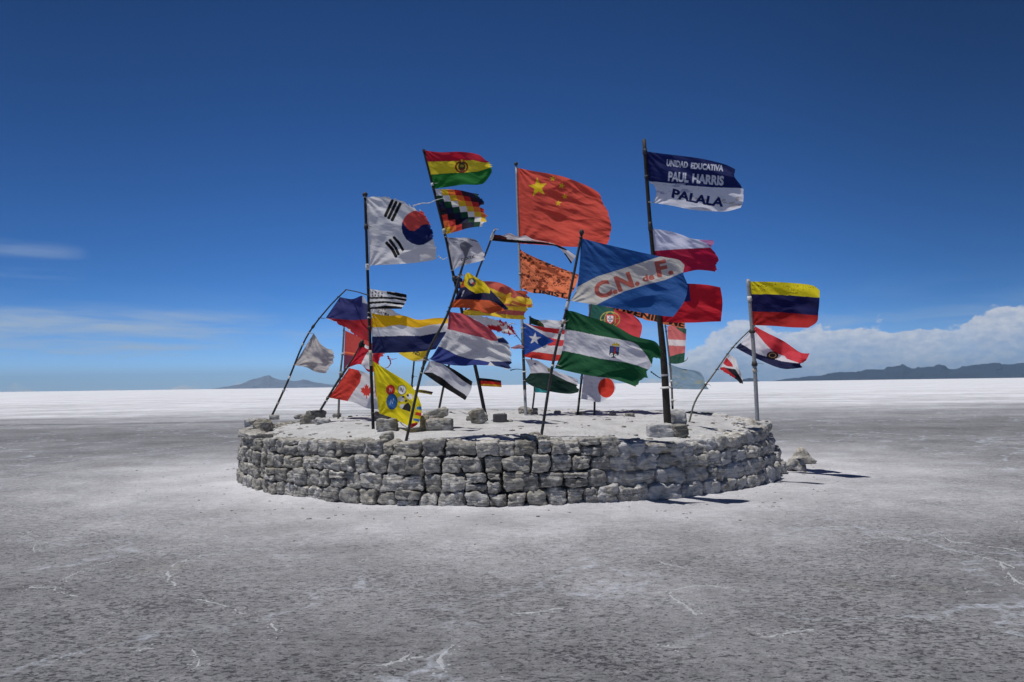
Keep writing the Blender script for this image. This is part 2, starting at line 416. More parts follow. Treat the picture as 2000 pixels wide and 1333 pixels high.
def build_ridges():
    '''thin raised veins of white crust that cross the flat'''
    A = [[(590, 1066), (520, 1073), (455, 1076), (385, 1091), (330, 1110), (328, 1130), (340, 1147)], [(372, 1166), (430, 1180), (470, 1193), (510, 1207), (535, 1215), (537, 1248)], [(55, 1149), (110, 1146), (125, 1132), (165, 1113), (205, 1100), (240, 1086)], [(112, 1147), (135, 1160), (152, 1164)],
         [(62, 1078), (70, 1062), (100, 1060), (145, 1054)], [(5, 1058), (45, 1050), (50, 1040)], [(262, 1273), (305, 1268)], [(122, 1286), (146, 1280)], [(375, 1270), (378, 1295), (370, 1312)], [(340, 1275), (362, 1266)],
         [(1715, 1038), (1745, 1052), (1810, 1062), (1850, 1072), (1900, 1085), (1950, 1095), (1990, 1112)], [(1800, 985), (1860, 994), (1920, 1005), (1992, 1021)], [(1308, 1162), (1325, 1152), (1370, 1146), (1420, 1148), (1482, 1156)], [(1309, 1163), (1335, 1178), (1357, 1202)],
         [(1475, 1246), (1530, 1238), (1592, 1231)], [(1718, 1129), (1776, 1121)], [(1960, 1100), (1972, 1128), (2004, 1147)], [(1895, 1156), (1965, 1155)], [(1675, 1058), (1735, 1066)], [(1840, 1040), (1858, 1058), (1905, 1062), (1995, 1078)], [(425, 1047), (445, 1055), (440, 1045)], [(700, 1098), (750, 1085)], [(865, 1310), (868, 1283), (880, 1262)], [(810, 1283), (835, 1280)],
         [(980, 1320), (1000, 1308)], [(1270, 1265), (1340, 1262)], [(10, 957), (60, 949), (88, 945)], [(0, 1000), (30, 990), (80, 985)], [(1290, 1098), (1340, 1110)], [(950, 1117), (990, 1117)], [(740, 1300), (790, 1288), (800, 1270)], [(1000, 1200), (1050, 1196), (1095, 1190)]]
    r = np.random.default_rng(77); Vs, Fs, b = [], [], 0
    def gp(px, py):
        d = fw + rt*((px-1000)/F) - up*((py-666.5)/F); k = -CAMH/d.z; return np.array([d.x*k, d.y*k])
    for pl in A:
        g = np.array([gp(*q) for q in pl]); L = np.linalg.norm(np.diff(g, axis=0), axis=1).sum(); n = max(8, int(L/.018))
        g = smoothpoly(g, n); g += np.stack([.035*fbm(g[:, 0]*4, g[:, 1]*4, 0, 4, 5), .035*fbm(g[:, 0]*4, g[:, 1]*4, 3.3, 4, 6)], -1)
        d = np.gradient(g, axis=0); d /= np.linalg.norm(d, axis=1)[:, None]+1e-9; nn = np.stack([-d[:, 1], d[:, 0]], -1)
        sd = r.uniform(0, 99)
        wd = .0065*np.clip(.95+1.4*fbm(np.arange(n)*.12, sd, 0, 5, 9, .7), 0, 2.8); ht = .006*np.clip(.5+fbm(np.arange(n)*.4, sd, 0, 3, 10), .15, 1.5)
        wd = np.where(wd < .0012, 0, wd)
        prof = [(-1, -.3), (-.5, .75), (.1, 1), (.6, .6), (1, -.3)]
        rows = [np.c_[g+nn*(wd*a*(1+.5*fbm(np.arange(n)*.6, a*3+sd, 0, 2, 11)))[:, None], ht*h_] for a, h_ in prof]
        V = np.stack(rows, 1).reshape(-1, 3); idx = np.arange(n*5).reshape(n, 5)
        q = np.stack([idx[:-1, :-1], idx[1:, :-1], idx[1:, 1:], idx[:-1, 1:]], -1)[(wd[:-1] > 0) & (wd[1:] > 0)].reshape(-1, 4)
        Vs.append(V); Fs.append(q+b); b += len(V)
        for _ in range(int(n*1.3)):     # broken flakes beside the vein
            i = int(r.integers(n)); c = g[i]+r.normal(0, .05, 2); s_ = r.uniform(.002, .008)
            if wd[i] <= 0: continue
            k = 5; an = np.linspace(0, 6.28, k, endpoint=False)+r.uniform(0, 6)
            V = np.vstack([np.c_[c[0]+s_*1.7*np.cos(an), c[1]+s_*np.sin(an), np.full(k, -.001)], [[c[0], c[1], s_*.6]]])
            Vs.append(V); Fs.append(np.array([(j, (j+1) % k, k, k) for j in range(k)])+b); b += len(V)
    V = np.vstack(Vs); Fa = np.vstack(Fs); fl = [tuple(dict.fromkeys(map(int, f))) for f in Fa]
    m, t = new_mat('white_crust'); pos = t.add('ShaderNodeNewGeometry').outputs['Position']
    n_ = t.noise(pos, 30, 5, .7); finish(t, t.ramp(n_, [(.3, (.28, .29, .31)), (.7, (.48, .50, .53))]), .85, n_, .5, .01)
    o = mesh_obj('crust_veins', V, fl, m); tag(o, 'thin broken white crust veins on the grey salt', 'crust', kind='stuff')
build_ridges()

def build_hills(name, prof, D, back, mat, seed):
    """prof: list of (px, py of ridge). A real ridge: foot in front of it, slope behind."""
    prof = np.array(prof, float); n = 260; rows = 26
    px = np.linspace(prof[0, 0], prof[-1, 0], n); py = np.interp(px, prof[:, 0], prof[:, 1])
    hor = 766-28*px/2000
    H = np.maximum(0, (hor-py))/F*D
    H = H*(1+.10*fbm(px*.05, 0*px, seed=seed, o=4)*(H > 0))
    X = (px-1000)/F*D
    V = []; 
    for j in range(rows+1):
        f = j/rows; s = 1-abs(f-.4)/(.4 if f < .4 else .6)
        y = D-back*.4+back*f
        rid = fbm(px*.06, 0*px+f*7, seed=seed+3, o=4)
        z = H*(s**1.1)*(1+.28*rid*(1-s)*1.5) 
        V.append(np.stack([X*(y/D), np.full(n, y)+rid*back*.03, z-2*(s < .01)], -1))
    V = np.vstack(V)
    idx = np.arange((rows+1)*n).reshape(rows+1, n)
    Fc = np.stack([idx[:-1, :-1], idx[:-1, 1:], idx[1:, 1:], idx[1:, :-1]], -1).reshape(-1, 4)
    tag(mesh_obj(name, V, Fc, mat), kind='structure')
build_hills('hills', [(1500, 746), (1530, 741), (1560, 737), (1600, 733), (1640, 726), (1670, 725), (1710, 721), (1765, 712), (1800, 719), (1832, 713), (1860, 720), (1890, 712), (1930, 710), (1970, 712), (2000, 710), (2050, 708), (2120, 716), (2200, 722), (2300, 736)], 15000, 3500, mat_hill('haze_tinted_rock', (.032, .044, .075)), 5)  # rock colour carries some of the blue of the distant haze
build_hills('hills', [(400, 762), (430, 757), (470, 750), (500, 738), (525, 733), (545, 741), (570, 745), (590, 742), (620, 748), (660, 752), (700, 758), (740, 758)], 22000, 1500, mat_hill('pale_haze_tinted_rock', (.17, .20, .27)), 9)  # pale haze blue mixed into the base colour so the hill recedes
build_hills('hills', [(1440, 747), (1450, 741), (1462, 738), (1474, 739), (1484, 747)], 13000, 900, bpy.data.materials['haze_tinted_rock'], 12)

# ------------------------------------------------------------------ the round platform
def Hwall(deg):
    return np.interp(deg, [-180, -120, -95, -75, -50, -20, 16.6, 17.2, 36, 50, 60, 75, 92, 120, 180],
                     [.97, .93, .85, .81, .83, .865, .87, .80, .79, .79, .80, .83, .86, .93, .97])
def lean(deg):
    '''how far the wall leans in at its top'''
    return np.interp(deg, [-180, 30, 60, 100, 130, 180], [0, 0, .17, .17, 0, 0])
def rounded_block(w, d, h, n, seed, rough=1.0, k=7.0, fuse=0.0):
    """irregular block centred at 0: returns V, F"""
    s = np.linspace(-1, 1, n+1)
    key = {}; V = []; Fc = []
    def vid(p):
        q = tuple(np.round(p, 5))
        if q not in key: key[q] = len(V); V.append(q)
        return key[q]
    for ax in range(3):
        for sg in (-1, 1):
            for i in range(n):
                for j in range(n):
                    q = []
                    for a, b in ((0, 0), (1, 0), (1, 1), (0, 1)):
                        p = [0, 0, 0]; p[ax] = sg; p[(ax+1) % 3] = s[i+a]; p[(ax+2) % 3] = s[j+b]; q.append(vid(p))
                    Fc.append(q if sg > 0 else q[::-1])
    return np.array(V), np.array(Fc)
_cache = {}
def block_mesh(w, d, h, seed, n=8, rough=1.0, k=7.0):
    if n not in _cache: _cache[n] = rounded_block(1, 1, 1, n, 0)
    V, Fc = _cache[n]
    r = np.random.default_rng(seed)
    p = V.copy()
    nr = (np.abs(p)**k).sum(1)**(1/k); p = p/nr[:, None]
    # warp the corners
    c = r.uniform(-1, 1, (2, 2, 2, 3))*np.array([.13, .10, .12])*rough
    f = (p+1)/2
    off = 0
    for a in (0, 1):
        for b in (0, 1):
            for e in (0, 1):
                wgt = (f[:, 0] if a else 1-f[:, 0])*(f[:, 1] if b else 1-f[:, 1])*(f[:, 2] if e else 1-f[:, 2])
                off = off + wgt[:, None]*c[a, b, e]
    p = (p+off)*np.array([w, d, h])/2
    q = p*1.0; nn = p/np.array([w, d, h])*2; nn /= np.linalg.norm(nn, axis=1)[:, None]+1e-6
    disp = .020*fbm(q[:, 0]*8, q[:, 1]*9, q[:, 2]*9, 2, seed)+.012*fbm(q[:, 0]*24, q[:, 1]*26, q[:, 2]*30, 3, seed+5)
    p = p + nn*disp[:, None]*rough
    return p, Fc
def rot_z(p, a):
    c, s = math.cos(a), math.sin(a)
    return np.stack([p[:, 0]*c-p[:, 1]*s, p[:, 0]*s+p[:, 1]*c, p[:, 2]], -1)

platform = empty('stone_platform', (CX, CY, 0))
tag(platform, 'round raised platform of grey salt blocks filled with white salt', 'platform')
blocks = []
def bound(c, th, hh):
    return c*hh + (0 if c in (0, 4) else   .034*float(vnoise(th*.13, c*3.3, 0, 77)) + .014*float(vnoise(th*.5, c*3.3, 0, 78)))
def course_blocks():
    r = np.random.default_rng(21)
    for c in range(4):
        th = -180 + r.uniform(0, 3)
        while th < 180:
            front = abs(th) < 105
            right = 13 < th < 105
            w = float(np.clip(r.normal(.265, .055), .16, .42)) if not right else float(np.clip(r.normal(.36, .10), .2, .6))
            if not front: w = .34
            dth = math.degrees(w/RAD)
            if th+dth > 180: break
            mid = th+dth/2
            hh = float(Hwall(mid))/4
            z0, z1 = bound(c, mid, hh), bound(c+1, mid, hh)
            if c == 3: z1 += r.uniform(-.03, .015)
            batter = .02*c + float(lean(th))*c/3
            rad = RAD - .15 - batter + r.uniform(-.03, .026)
            gap = (r.uniform(.004, .022) if r.random() < .85 else r.uniform(.03, .06)) if not right else r.uniform(-.03, .006)
            vg = r.uniform(.003, .016) if not right else -.022
            cuts = [(z0, z1)]
            if not right and r.random() < .09: m_ = z0+(z1-z0)*r.uniform(.4, .6); cuts = [(z0, m_), (m_, z1)]
            for (a0, a1) in cuts:
                blocks.append(dict(th=mid, w=w-gap, h=a1-a0-vg, d=.30, rad=rad, z=(a0+a1)/2, c=c, seed=int(r.integers(1e6)), front=front, right=right,
                               tint=r.uniform(.80, 1.35) if not right else r.uniform(1.0, 1.3), cr=(r.uniform(-.25, .3) if not right else r.uniform(.2, 1.0)), wm=r.choice([0, 0, 0, .3, .7]), rot=r.uniform(-5, 5), tilt=r.uniform(-3.5, 3.5)))
            th += dth
course_blocks()
# cap stones raised on the right and flat slabs on the left rim
r = np.random.default_rng(4)
for th, w, h, dz in [(57, .34, .13, 0), (62, .38, .16, .0), (68, .30, .15, .02), (74, .36, .14, .01), (80, .3, .13, 0), (-58, .42, .08, 0), (-63, .34, .09, 0), (-69, .45, .08, 0), (-75, .3, .09, 0), (-82, .4, .08, 0), (-90, .42, .10, 0)]:
    H0 = float(Hwall(th)) - (.06 if th > 0 else .0)
    blocks.append(dict(th=th, w=w, h=h, d=.36, rad=RAD-.20-float(lean(th)), z=H0+h/2-.03+dz, c=4, seed=int(r.integers(1e6)), front=True, right=th > 0, tint=r.uniform(.9, 1.1), cr=.5 if th > 0 else .2, wm=0, rot=r.uniform(-8, 8)))
def block_visible_size(b):
    a = R(b['th']); X = CX+b['rad']*math.sin(a); Y = CY-b['rad']*math.cos(a)
    vx, vy = -X, -Y; L = math.hypot(vx, vy)
    facing = (math.sin(a)*vx - math.cos(a)*vy*1)/L
    facing = (math.sin(a)*vx + (-math.cos(a))*vy)/L
    return b['w']*b['h']*max(facing, 0)/L**2
blocks.sort(key=block_visible_size, reverse=True)
MV, MFc, MCc, base = [], [], [], 0
for i, b in enumerate(blocks):
    n = 12 if b['front'] else 4
    rough = 1.25 if not b['right'] else 1.5
    p, Fc = block_mesh(b['w'], b['d'], b['h'], b['seed'], n, rough, 8.5 if not b['right'] else 5.0)
    a = R(b['th']); tl = R(b.get('tilt', 0)); p = np.stack([p[:, 0]*math.cos(tl)-p[:, 2]*math.sin(tl), p[:, 1], p[:, 0]*math.sin(tl)+p[:, 2]*math.cos(tl)], -1)
    p = rot_z(p, a+R(b['rot']))
    ctr = np.array([b['rad']*math.sin(a), -b['rad']*math.cos(a), b['z']])
    colr = np.tile(np.array([[b['tint'], b['cr']*.5+.5 if False else max(b['cr'], 0), b['wm']]]), (len(p), 1))
    if i < 100:
        mesh_obj('wall_block', p, Fc, MB_, platform, col=colr, loc=ctr)
    else:
        MV.append(p+ctr); MFc.append(Fc+base if True else None); MCc.append(colr); base += len(p)
o = mesh_obj('wall_blocks', np.vstack(MV), np.vstack(MFc), MB_, platform, col=np.vstack(MCc)); o['kind'] = 'stuff'

def zfill(x, y):
    '''height of the salt surface of the platform, x/y from its centre'''
    x = np.asarray(x, float); y = np.asarray(y, float)
    th = np.degrees(np.arctan2(x, -y)); rr = np.hypot(x, y); f = rr/(RAD-.17-lean(th)); H = Hwall(th)
    s = np.clip((1-f)/.34, 0, 1); s = s*s*(3-2*s)
    z = (H-.02)*(1-s) + (.945+.06*np.clip((y+1.0)/3.5, 0, 1))*s
    return z + .022*fbm(x*1.6, y*1.6, 0, 5, 3) + .008*fbm(x*7, y*7, 0, 4, 8)
def solveD(px, py, dz=0.0):
    '''distance at which the sight line through a photo point meets the platform top'''
    for dz in (dz, dz+.03, dz+.06, dz+.10):
      for D in np.arange(10.7, 20.6, .02):
        p = P(px, py, D)
        if math.hypot(p.x-CX, p.y-CY) < RAD-.18-float(lean(math.degrees(math.atan2(p.x-CX, -(p.y-CY))))) and p.z <= float(zfill(p.x-CX, p.y-CY))+dz: return float(D)
    return None
def build_fill():
    nr, na = 70, 260
    V = []; Fc = []
    for i in range(nr+1):
        for j in range(na):
            th = -180+360*j/na; a = R(th)
            f = i/nr; rr = (RAD-.17-float(lean(th)))*f
            H = float(Hwall(th))
            V.append((rr*math.sin(a), -rr*math.cos(a), f, H))
    V = np.array(V); z = zfill(V[:, 0], V[:, 1])
    V3 = np.stack([V[:, 0], V[:, 1], z], -1)
    idx = np.arange((nr+1)*na).reshape(nr+1, na); nx = np.roll(idx, -1, 1)
    Fc = np.stack([idx[:-1], nx[:-1], nx[1:], idx[1:]], -1).reshape(-1, 4)
    # packed salt behind the blocks, down to the ground
    ring = []; zs = np.linspace(1, 0, 16)
    for q in zs[1:]:
        for j in range(na):
            th = -180+360*j/na; a = R(th)
            right = 13 < th < 105
            rr = RAD-.17-float(lean(th))*q+(.06 if right else -.05)*min(1, (1-q)*6)
            rr += .02*float(vnoise(th*.6, q*9, 0, 5))
            ring.append((rr*math.sin(a), -rr*math.cos(a), (float(Hwall(th))-.03)*q - .03*(q == 0)))
    mesh_obj('salt_fill', V3, Fc, MF, platform)
    V4 = np.vstack([V3[nr*na:], ring])
    idx = np.arange(16*na).reshape(16, na); nx = np.roll(idx, -1, 1)
    F2 = np.stack([idx[:-1], nx[:-1], nx[1:], idx[1:]], -1).reshape(-1, 4)
    th = np.degrees(np.arctan2(V4[:, 0], -V4[:, 1])); w = (th > 13) & (th < 105)
    mesh_obj('packing', V4, F2, MB_, platform, col=np.stack([np.where(w, .9, .6), np.where(w, .4, 0), np.zeros(len(th))], -1))
build_fill()

# ------------------------------------------------------------------ loose stones
def ztop_D(px, py, zt=.955):
    hor = 766-28*px/2000
    return (CAMH-zt)*F/(py-hor)
def stone(px0, py0, px1, py1, label, D=None, zt=.955, tint=1.0, cr=.3, wm=.3, k=4.0, rough=1.3, rz=0, depth=None, grp=None, ground=False, mat=None, n=12, tilt=0, taper=0):
    cx = (px0+px1)/2
    if ground: D = ztop_D(cx, py1, 0.0)
    else:
        Ds = solveD(cx, py1)
        if Ds is None: Ds = D or 12.0; print('no hit', label)
        D = Ds
    w = (px1-px0)/F*D; h = (py1-py0)/F*D
    if depth is None: depth = min(w, .28)*.9
    sd = int(px0*7+py0*13) % 100000
    p, Fc = block_mesh(w*1.03, depth, h*1.06, sd, n, rough*min(1.2, w*4), k)
    if taper: f_ = 1-taper*np.clip((p[:, 2]/h+.5), 0, 1)[:, None]; p = np.hstack([p[:, :2]*f_, p[:, 2:]])
    if tilt:
        c, s = math.cos(R(tilt)), math.sin(R(tilt)); p = np.stack([p[:, 0]*c-p[:, 2]*s, p[:, 1], p[:, 0]*s+p[:, 2]*c], -1)
    p = rot_z(p, R(rz))
    c = P(cx, (py0+py1)/2, D+depth/2)
    o = mesh_obj('salt_stone', p, Fc, mat or MB_, None, col=np.tile([[tint, cr, wm]], (len(p), 1)), loc=c)
    tag(o, label, 'stone', grp or 'loose salt stones')
    return o
st = stone
st(498, 823, 530, 845, 'brown stone propping the foot of the leftmost leaning pole', zt=.85, wm=1, tint=.9)
st(479, 819, 512, 836, 'pale flat stone at far left rim of the platform', zt=.86, cr=.9, k=6)
st(528, 811, 545, 821, 'small broken stone behind the leftmost leaning pole', zt=.93, cr=.4)
st(586, 813, 601, 829, 'small rough stone left of the big brown block', wm=.6)
st(599, 804, 634, 828, 'big brown square block in the far left stone cluster', wm=1, tint=.85, k=8, rough=.8)
st(615, 817, 641, 829, 'rounded white stone lying in front of the big brown block', cr=.6, k=3)
st(578, 810, 598, 819, 'pale flat stone leftmost of the far left cluster', D=15.6, cr=.8)
st(650, 807, 667, 816, 'small stone at the foot of the far left upright pole', wm=.4, D=18.2)
st(735, 818, 775, 842, 'upright striped block beside the foot of the tall black pole', wm=.7, k=9, rough=.6, tint=.9)
st(729, 807, 763, 820, 'flat stone lying on top of the striped block', D=12.35, wm=.6, k=3)
st(743, 846, 768, 863, 'pointed stone on the front rim left of the grey leaning pole', zt=.90, wm=.3, tilt=20)
st(819, 813, 838, 842, 'tall brown stone at the left of the paired blocks', D=12.25, wm=1, k=4)
st(829, 800, 871, 818, 'flat tilted slab lying on the paired blocks', D=12.6, wm=.7, k=4, tilt=12, tint=1.1)
st(834, 817, 883, 842, 'long rounded block right of the tall brown stone', wm=.4, k=6, rough=.8)
st(919, 803, 948, 829, 'tilted brown block leaning on the foot of the tallest leaning pole', wm=.8, k=7, tilt=18, tint=.95)
st(911, 813, 922, 822, 'small lump left of the tilted brown block', wm=.4, D=14)
st(963, 809, 990, 826, 'dark grey rectangular slab standing on the platform', mat=M_SLATE, k=14, rough=.15, depth=.06, n=6)
st(1016, 848, 1071, 868, 'long flat rough stone lying on the front rim', zt=.90, wm=.5, k=3.2, tint=1.0, cr=.3)
st(1264, 829, 1314, 856, 'wide pale round block before the thick dark post', cr=.85, k=6, rough=.7, tint=1.2)
st(1313, 829, 1343, 856, 'dark stone wedged right of the wide pale block', cr=.0, tint=.6)
st(1299, 801, 1338, 829, 'pale block standing right behind the foot of the thick dark post', D=13.2, cr=.8, k=6, rough=.8, tint=1.2)
st(1014, 796, 1036, 808, 'back stone of the pair at the far thin poles', cr=.1, D=18.4)
st(1022, 799, 1050, 810, 'brown flat stone at the foot of the far thin poles', wm=1, D=17.6, tint=.9)
st(1083, 802, 1096, 809, 'small pale stone right of the far thin poles', cr=.6, D=18.5)
st(1122, 804, 1141, 810, 'flat stone at the foot of the pole under the white red-disc flag', cr=.3, D=17.8)
st(1190, 806, 1202, 812, 'small stone right of the white red-disc flag', cr=.5, D=17.6)
st(1222, 808, 1240, 814, 'dark flat stone midway to the thick dark post', cr=0, tint=.6, D=16.8)
st(1453, 820, 1478, 842, 'pale pointed stone beside the foot of the grey pipe pole', D=13.3, cr=.6, wm=.3, k=3, tint=1.2, tilt=10)
st(1394, 850, 1411, 861, 'small dark stone on the right rim', D=11.6, cr=0, tint=.5)
st(1541, 878, 1590, 906, 'triangular stone on the ground right of the wall', ground=True, wm=.5, k=5, cr=.3, tint=1.35, rough=1.2, rz=10, taper=.6, tilt=6)
st(1532, 896, 1576, 920, 'rough crumbled stone on the ground against the right wall', ground=True, wm=.1, k=4, cr=.5, tint=1.2, rough=1.2, tilt=-16, taper=.5)
st(491, 936, 521, 951, 'low white stone on the ground by the left of the wall', ground=True, k=3, cr=.8, tint=1.1)

def crumbs(name, pts, smin, smax, seed):
    Vs, Fs, Cs, b = [], [], [], 0
    r = np.random.default_rng(seed)
    for (x, y, z) in pts:
        s = smin*(smax/smin)**(r.random()**2)
        p, Fc = block_mesh(s*r.uniform(.8, 1.8), s*r.uniform(.8, 1.4), s*r.uniform(.4, .8), int(r.integers(1e6)), 2, .25, 2.5)
        Vs.append(rot_z(p, r.uniform(0, 6.3))+np.array([x, y, z])); Fs.append(Fc+b); b += len(p)
        Cs.append(np.tile([[r.uniform(.4, 1.2), r.uniform(0, .8), r.uniform(0, 1)]], (len(p), 1)))
    o = mesh_obj(name, np.vstack(Vs), np.vstack(Fs), MB_, None, col=np.vstack(Cs)); tag(o, kind='stuff'); return o
r = np.random.default_rng(5); pts = []
for _ in range(420):
    th = r.uniform(-1.9, 1.9); d = RAD + .02 + abs(r.normal(0, 1.0)); pts.append((CX+d*math.sin(th), CY-d*math.cos(th), .0))
o = crumbs('salt_crumbs', pts, .008, .045, 6); tag(o, 'scattered salt crumbs on the ground round the wall', 'crumbs')
pts = []
for _ in range(520):
    th = r.uniform(-3.14, 3.14); d = (RAD-.3)*math.sqrt(r.random()); d = d if r.random() < .5 else RAD-.25-abs(r.normal(0, .35))
    zt = .955 if d < RAD*.72 else .955-(d-RAD*.72)/(RAD*.28)*.09
    pts.append((CX+d*math.sin(th), CY-d*math.cos(th), float(zfill(d*math.sin(th), -d*math.cos(th)))))
r = np.random.default_rng(51)
for _ in range(150):
    th = r.uniform(-3.14, 3.14); d = RAD-.30-abs(r.normal(0, .28))-float(lean(math.degrees(th)))
    pts.append((CX+d*math.sin(th), CY-d*math.cos(th), float(zfill(d*math.sin(th), -d*math.cos(th)))+.005))
o = crumbs('salt_crumbs', pts, .014, .10, 8); tag(o, 'scattered salt crumbs on the platform top', 'crumbs')

# ------------------------------------------------------------------ flagpoles
POLES = {}
def pole(key, pts, D, rad, mat, label, finial=None, wraps=(), D1=None):
    """pts: photo pixels from foot to tip"""
    Ds = solveD(*pts[0]); print('POLE', key, D, Ds)
    if Ds is None: Ds = D
    D1 = D if D1 is None else D1
    if key in ('p1', 'p2', 'p3', 'p4', 'p5'): D1 += Ds-D; D = Ds
    D = Ds
    pp = smoothpoly(pts, 24); n = len(pp)
    if isinstance(rad, (int, float)): rad = [rad, rad]
    W3 = [P(a, b, D+(D1-D)*i/(n-1)) for i, (a, b) in enumerate(pp)]
    foot = W3[0] + (W3[0]-W3[1]).normalized()*.16
    rr = [float(np.interp(i/(n-1), np.linspace(0, 1, len(rad)), rad)) for i in range(n)]
    root = empty('flagpole', W3[0])
    tag(root, label, 'flagpole', 'flagpoles on the platform')
    W3l = [p-W3[0] for p in [foot]+W3]
    V, Fc = tube(W3l, [rr[0]]+rr, 10)
    mesh_obj('pole_shaft', V, Fc, mat, root)
    if finial == 'knob':
        V, Fc = tube([W3l[-1]+Vector((0, 0, -.01)), W3l[-1]+Vector((0, 0, .02)), W3l[-1]+Vector((0, 0, .05)), W3l[-1]+Vector((0, 0, .07))], [rr[-1]*1.2, rr[-1]*2, rr[-1]*1.8, rr[-1]*.6], 10)
        mesh_obj('finial', V, Fc, M_DARK, root)
    for (py, ln, m, fat) in wraps:
        i = int(np.argmin(np.abs(pp[:, 1]-py)))
        i = max(1, min(n-2, i)); a = W3l[i+1]; d = (W3l[i+2]-W3l[i]).normalized() if i+2 < len(W3l) else (a-W3l[i]).normalized()
        q = [a-d*ln/2, a-d*ln*.2, a+d*ln*.2, a+d*ln/2]
        V, Fc = tube(q, [rr[i]*1.15, rr[i]*fat, rr[i]*fat*.9, rr[i]*1.15], 10)
        mesh_obj('wrapping', V, Fc, m, root)
    rr_ = random.Random(key)
    for _ in range(rr_.randint(2, 4)):       # rags, cord and tape wound on the pole
        i = rr_.randint(3, n-3); a = W3l[i+1]; d = (W3l[i+2]-W3l[i]).normalized(); ln = rr_.uniform(.025, .09); f_ = rr_.uniform(1.25, 1.7)
        V, Fc = tube([a-d*ln/2, a-d*ln*.25, a+d*ln*.1, a+d*ln/2], [rr[i]*1.15, rr[i]*f_, rr[i]*f_*.85, rr[i]*1.12], 8)
        mm = rr_.choice([M_CREAM, M_DARK, M_TAPE, M_GREY, M_BROWN]); w_ = mesh_obj('wrapping', V, Fc, mm, root)
        if rr_.random() < .6:
            q = [a+Vector((rr[i], -.01, 0)), a+Vector((.05, -.04, .01)), a+Vector((rr_.uniform(.07, .14), -.09, rr_.uniform(-.03, .03)))]
            V, Fc = tube(q, [.005, .004, .002], 5); mesh_obj('loose_end', V, Fc, mm, root)
    POLES[key] = (pp, D, D1)
    return root
def poleD(key, py):
    pp, D, D1 = POLES[key]
    i = int(np.argmin(np.abs(pp[:, 1]-py))); return D+(D1-D)*i/(len(pp)-1)
def poleX(key, py):
    pp, D, D1 = POLES[key]; o = np.argsort(pp[:, 1]); return float(np.interp(py, pp[o, 1], pp[o, 0]))

pole('p1', [(519, 838), (560, 750), (598, 660), (640, 603), (676, 566)], 15.2, [.022, .013], M_DARK, 'thin pole leaning far right at left rim of platform', wraps=[(640, .1, M_DARK, 1.8)])
pole('p2', [(729, 838), (724, 700), (719, 560), (713, 384)], 12.3, [.026, .022], M_BLACK, 'tall black pole flying the white flag with red and blue disc', 'knob', wraps=[(520, .10, M_TAPE, 1.5), (690, .25, M_CREAM, 1.25)])
pole('p3', [(950, 822), (928, 716), (886, 540), (870, 462), (827, 292)], 14.65, [.034, .026, .022], M_BLACK, 'tallest leaning black pole with red yellow green flag at its tip', None, wraps=[(462, .1, M_CREAM, 1.5), (540, .1, M_DARK, 1.6)])
pole('p4', [(793, 862), (830, 705), (875, 612), (907, 508)], 10.75, [.021, .017], M_DARK, 'dark leaning pole at the front rim flying the frilled pink white blue flag', None, wraps=[(700, .12, M_DARK, 1.5)])
pole('p5', [(1057, 853), (1082, 700), (1108, 598), (1136, 458)], 10.9, [.021, .018], M_DARK, 'dark pole at the front rim flying the blue and white lettered flag', 'knob', wraps=[(590, .14, M_TAPE, 1.4), (640, .1, M_GREY, 1.3)])
pole('p6', [(1304, 830), (1296, 700), (1287, 610), (1270, 440), (1258, 273)], 12.8, [.062, .056, .035, .032, .030], M_BROWN, 'thick dark wooden post, tallest pole on the platform', None, wraps=[(446, .14, M_DARK, 1.25), (300, .1, M_DARK, 1.4), (735, .03, M_TAPE, 1.1)])
pole('p7', [(1480, 838), (1473, 700), (1461, 546)], 13.7, [.036, .034], M_GREY, 'light grey pipe pole at the right rim flying the yellow navy red flag')
pole('p8', [(661, 812), (664, 740), (669, 690), (672, 640)], 18.5, [.024, .02], M_DARK, 'upright thin pole behind the leaning left poles')
pole('p9', [(622, 808), (660, 745), (690, 700), (709, 665)], 16.0, [.024, .02], M_DARK, 'leaning pole flying the torn red and white maple leaf flag', None, wraps=[(672, .16, M_BLACK, 2.2)])
pole('p11', [(1027, 812), (1020, 640), (1013, 470), (1008, 323)], 17.2, [.03, .022], M_GREY, 'tall slim grey pole flying the big red flag with yellow stars', 'knob', wraps=[(700, 1.2, M_DARK, 1.1)])
pole('p12', [(1040, 800), (1044, 755), (1038, 700), (1035, 619)], 18.6, [.022, .018], M_DARK, 'short far pole right beside the slim grey pole')
pole('p13', [(1128, 811), (1137, 731), (1152, 610), (1158, 572)], 17.3, [.024, .018], M_DARK, 'far dark pole flying the white flag with a red disc')
pole('p14', [(1161, 811), (1161, 760), (1155, 650), (1151, 596)], 17.9, [.022, .018], M_DARK, 'far thin pole flying the green and red flag with round emblem')
pole('p15', [(1314, 806), (1311, 740), (1303, 665), (1299, 632)], 18.6, [.024, .018], M_DARK, 'thin pole seen just right of the thick post')
pole('p16', [(1346, 825), (1360, 780), (1398, 725), (1432, 678), (1474, 636)], 13.4, [.017, .011], M_STICK, 'curved leaning stick flying the red white navy flag', D1=14.6)
pole('p17', [(856, 806), (877, 713), (930, 542), (950, 492), (967, 447)], 18.5, [.026, .018], M_DARK, 'far leaning pole with the narrow windblown black flag at its tip', None, wraps=[(452, .16, M_TAPE, 1.8)], D1=15.5)
pole('p19', [(799, 806), (804, 756), (809, 705), (815, 660)], 18.0, [.022, .018], M_DARK, 'far thin pole behind the yellow printed flag')

